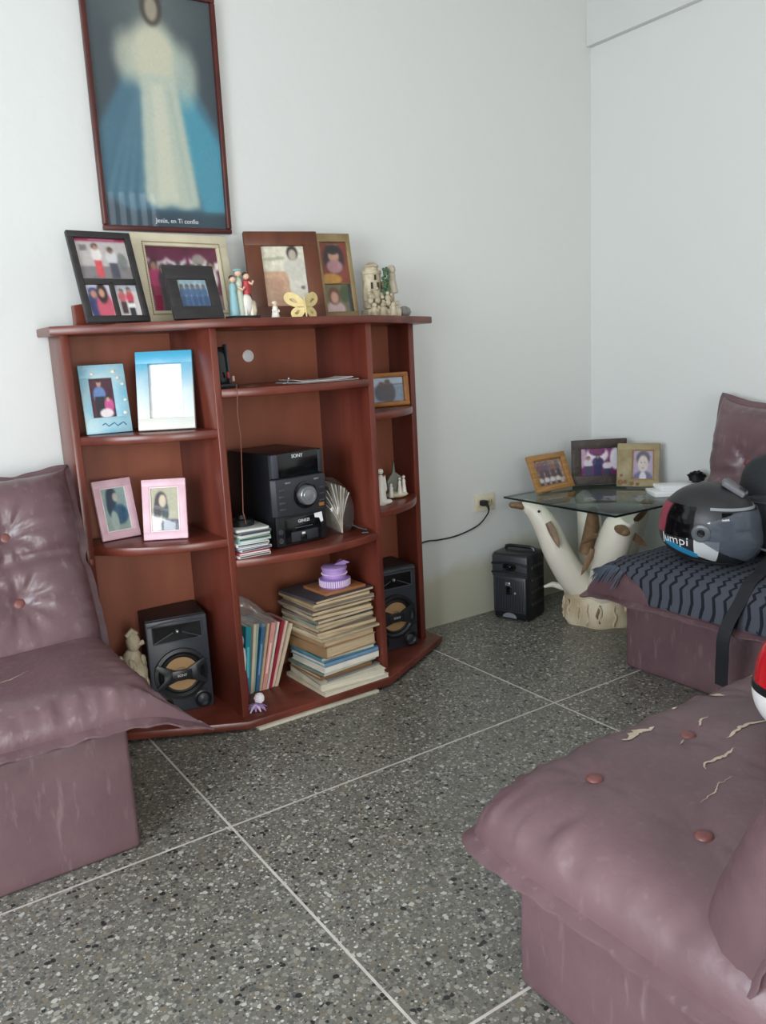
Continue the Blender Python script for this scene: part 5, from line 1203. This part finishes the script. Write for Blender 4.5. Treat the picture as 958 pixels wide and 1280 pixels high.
# ------------------------------------------------------------------ helmets
def helmet(name, label, loc, rot, cols, txt=None):
    """local: forward +x, left +y, up +z, origin at the centre"""
    t = thing(name, label, 'helmet', loc, rot)
    def hp(az, el, k=1.0):
        ce, se = math.cos(el), math.sin(el); ca, sa = math.cos(az), math.sin(az)
        r = .158*ce*ca+0; x = .158*ce*ca; y = .122*ce*sa; z = .136*se
        fr_ = max(0, ca); low = max(0, -se)
        x = x*(1+.22*low)+.020*low*fr_**1.5; y *= 1+.20*low
        if se < 0: z *= 1+.06*fr_
        return Vector((x*k, y*k, z*k))
    E0 = R_(-60)
    def patch(nm, mtl, az0, az1, el0, el1, k0, k1, na=24, ne=16, parent=t, keep=None):
        v = []; f = []
        for k in (k0, k1):
            for i in range(na+1):
                for j in range(ne+1): v.append(hp(az0+(az1-az0)*i/na, el0+(el1-el0)*j/ne, k))
        n1 = (na+1)*(ne+1); cells = set()
        for i in range(na):
            for j in range(ne):
                if keep is None or keep(az0+(az1-az0)*(i+.5)/na, el0+(el1-el0)*(j+.5)/ne): cells.add((i, j))
        for (i, j) in cells:
            a = i*(ne+1)+j; b2 = a+ne+1; f += [[a, b2, b2+1, a+1], [n1+a, n1+a+1, n1+b2+1, n1+b2]]
            for (di, dj, e1, e2) in ((-1, 0, a, a+1), (1, 0, b2, b2+1), (0, -1, a, b2), (0, 1, a+1, b2+1)):
                if (i+di, j+dj) not in cells: f.append([e1, e2, n1+e2, n1+e1])
        me = MB().add(v, f)
        used = sorted({q for fc in me.f for q in fc}); mp = {q: i for i, q in enumerate(used)}; me.v = [me.v[q] for q in used]; me.f = [[mp[q] for q in fc] for fc in me.f]
        return me.build(nm, mtl, parent, angle=60)
    opening = lambda az, el: not (abs((az+PI) % (2*PI)-PI) < R_(66) and R_(-24) < el < R_(26))
    v = []
    patch('shell', cols['shell'], 0, 2*PI, E0, PI/2-.001, 1.0, .93, 132, 76, t, opening)
    MB().ball((-.01, 0, .012), (.128, .096, .108), 24, 16).build('liner', mat('helmet_liner', (20, 20, 22), .9), t)
    b = MB(); b.tube([hp(2*PI*k/48, E0, .985) for k in range(49)], .007, 8); b.build('rim', RUBBER, t)
    patch('visor', VISOR, R_(-92), R_(92), R_(-46), R_(27), 1.045, 1.034, 80, 44, t, lambda az, el: el > R_(-46)+(az*az)*.24 and el < R_(27)-max(0, abs(az)-.8)*.42)
    for s in (-1, 1):
        c = hp(s*R_(88), R_(-3), 1.05); nrm = Vector((.05, s, 0)).normalized(); M = Matrix.Translation(c) @ nrm.to_track_quat('Z', 'Y').to_matrix().to_4x4()
        MB().lathe([(.030, -.012), (.030, .002), (.024, .005), (.018, .005), (.016, .002), (0, .002)], 26, M).build('visor_pivot', mat('pivot_grey', (96, 98, 104), .3), t)
        MB().lathe([(.013, .002), (.011, .005), (0, .006)], 18, M).build('pivot_cap', BLACKG, t)
    patch('trim_band', cols['band'], R_(-80), R_(80), R_(29), R_(33), 1.012, 1.0, 40, 2)
    if 'panel' in cols:
        for s in (-1, 1):
            a0, a1 = sorted((s*R_(68), s*R_(140)))
            patch('side_panel', cols['panel'], a0, a1, R_(-50), R_(-14), 1.012, .998, 72, 60, t, lambda az, el: (abs(az)-R_(68))*.42 < (el+R_(52)) and not (abs(az) > R_(96) and el > R_(-38)+(abs(az)-R_(96))*.2) )
            patch('side_stripe', cols['stripe'], *sorted((s*R_(92), s*R_(138))), R_(-46), R_(-20), 1.018, .998, 52, 48, t, lambda az, el: abs(el+R_(43)-(abs(az)-R_(92))*.40) < R_(5.5))
            patch('rear_patch', cols['rear'], *sorted((s*R_(140), s*R_(178))), R_(-12), R_(30), 1.012, .998, 16, 14)
            patch('gloss_panel', BLACKG, *sorted((s*R_(98), s*R_(138))), R_(-14), R_(32), 1.008, .998, 16, 14)
    if 'lower' in cols:
        patch('lower_shell', cols['lower'], 0, 2*PI, E0+.02, R_(-6), 1.01, .99, 60, 12, t, opening)
        patch('dark_edge', BLACK, 0, 2*PI, R_(-10), R_(-4), 1.016, .99, 60, 3, t, opening)
    v = [hp(R_(a_), R_(62), 1.0) for a_ in (0, 0)]
    M = Matrix.Translation(hp(0, R_(60), 1.01)) @ Matrix.Rotation(R_(30), 4, 'Y')
    MB().prism([(-.045, -.035), (.030, -.026), (.036, 0), (.030, .026), (-.045, .035), (-.055, 0)], -.006, .012, .005, M).build('top_vent', mat('vent_grey', (116, 116, 120), .45), t)
    MB().box(.002, .026, -.016, .016, .009, .0135, .002, M).build('vent_slot', BLACK, t)
    if txt:
        def wrap(me):
            for q in me.vertices:
                az = -R_(122)+q.co.x/.125; el = R_(-19)+q.co.y/.125; q.co = hp(az, el, 1.022+q.co.z*2)
        text('side_lettering', txt, .040, WHITE, t, (0, 0, 0), (0, 0, 0), .0006, wrap)
    return t
hz_ = .43
helmet('helmet', 'black full-face helmet with smoke visor and white and blue side panels on the shawl', (2.425, 1.672, .572), (R_(2), R_(3), R_(-68)),
       dict(shell=mat('matte_black_shell', (44, 43, 46), .42), band=mat('band_grey', (150, 154, 158), .35), panel=mat('panel_white', (214, 216, 216), .35), stripe=mat('panel_blue', (48, 140, 184), .35), rear=mat('rear_red', (146, 52, 70), .4)), 'Jumpi')
c2 = on_z(1053, 852, .532)
helmet('helmet', 'red and white full-face helmet resting on the worn torn sofa seat', (c2.x, c2.y, .544), (0, 0, R_(-34)),
       dict(shell=mat('gloss_red_shell', (178, 24, 34), .2), band=BLACK, lower=mat('helmet_white', (222, 220, 218), .3)))

# ------------------------------------------------------------------ backpack with strap
bk = thing('backpack', 'black backpack with a trailing strap leaning on the back of the shawl-covered sofa', 'backpack')
FAB = mat('black_nylon', (34, 37, 43), .6, var=.12, vscale=14, bump=.15, bscale=160)
v = []; f = []; bm = bmesh.new(); bmesh.ops.create_cube(bm, size=2); bmesh.ops.subdivide_edges(bm, edges=bm.edges[:], cuts=9, use_grid_fill=True)
for q in bm.verts:
    p = q.co.copy(); n_ = (abs(p.x)**5+abs(p.y)**5+abs(p.z)**5)**.2; p /= n_
    p += Vector((noise.noise(p*2.2), noise.noise(p*2.2+Vector((5, 0, 0))), noise.noise(p*2.2+Vector((0, 5, 0)))))*.05
    q.co = Vector((p.x*.085, p.y*.235, p.z*.175+.0))
MBK = T3(2.682, 1.475, .600) @ Matrix.Rotation(R_(14), 4, 'Y')
MB().frombm(bm, MBK).build('main_compartment', FAB, bk)
bm = bmesh.new(); bmesh.ops.create_cube(bm, size=2); bmesh.ops.subdivide_edges(bm, edges=bm.edges[:], cuts=7, use_grid_fill=True)
for q in bm.verts:
    p = q.co.copy(); n_ = (abs(p.x)**5+abs(p.y)**5+abs(p.z)**5)**.2; p /= n_; q.co = Vector((p.x*.035-.080, p.y*.19, p.z*.095-.065))
MB().frombm(bm, MBK).build('front_pocket', FAB, bk)
b = MB(); b.tube([MBK @ Vector((-.116, -.17+.034*k, -.155+.004*math.sin(k))) for k in range(11)], .004, 8); b.build('piping', mat('grey_piping', (140, 142, 148), .4), bk)
b = MB(); b.tube([MBK @ Vector((-.114, -.15+.03*k, .0)) for k in range(11)], .003, 6); b.build('zip', DARKGREY, bk)
b = MB(); b.tube([MBK @ Vector((.0, -.06, .172)), MBK @ Vector((-.02, -.04, .205)), MBK @ Vector((-.02, .04, .205)), MBK @ Vector((.0, .06, .172))], .008, 8); b.build('grab_handle', FAB, bk)
# strap: falls over the seat front to near the floor
tp3 = lambda X, Y, d=.018: far_top(X, Y)+Vector((0, 0, d))
sp_ = [MBK @ Vector((-.10, -.02, -.13)), tp3(2.47, 1.485, .03), tp3(2.38, 1.455), tp3(2.29, 1.435), tp3(2.235, 1.428), Vector((2.178, 1.425, .335)), Vector((2.160, 1.430, .285)), Vector((2.170, 1.438, .22)), Vector((2.182, 1.447, .17)), Vector((2.19, 1.452, .12))]
P = catmull(sp_, 5); v = []; f = []
for i, p in enumerate(P):
    tdir = (P[min(i+1, len(P)-1)]-P[max(i-1, 0)]).normalized(); s_ = Vector((0, 1, 0)); s_ = (s_-tdir*s_.dot(tdir)).normalized(); nr = tdir.cross(s_).normalized()
    for (a_, c_) in ((-1, -1), (1, -1), (1, 1), (-1, 1)): v.append(p+s_*a_*.021+nr*c_*.0016)
for i in range(len(P)-1):
    for k in range(4): k2 = (k+1) % 4; f.append([i*4+k, i*4+k2, (i+1)*4+k2, (i+1)*4+k])
f += [[3, 2, 1, 0], [len(v)-4, len(v)-3, len(v)-2, len(v)-1]]
MB().add(v, f).build('strap', mat('black_webbing', (26, 28, 32), .7), bk)
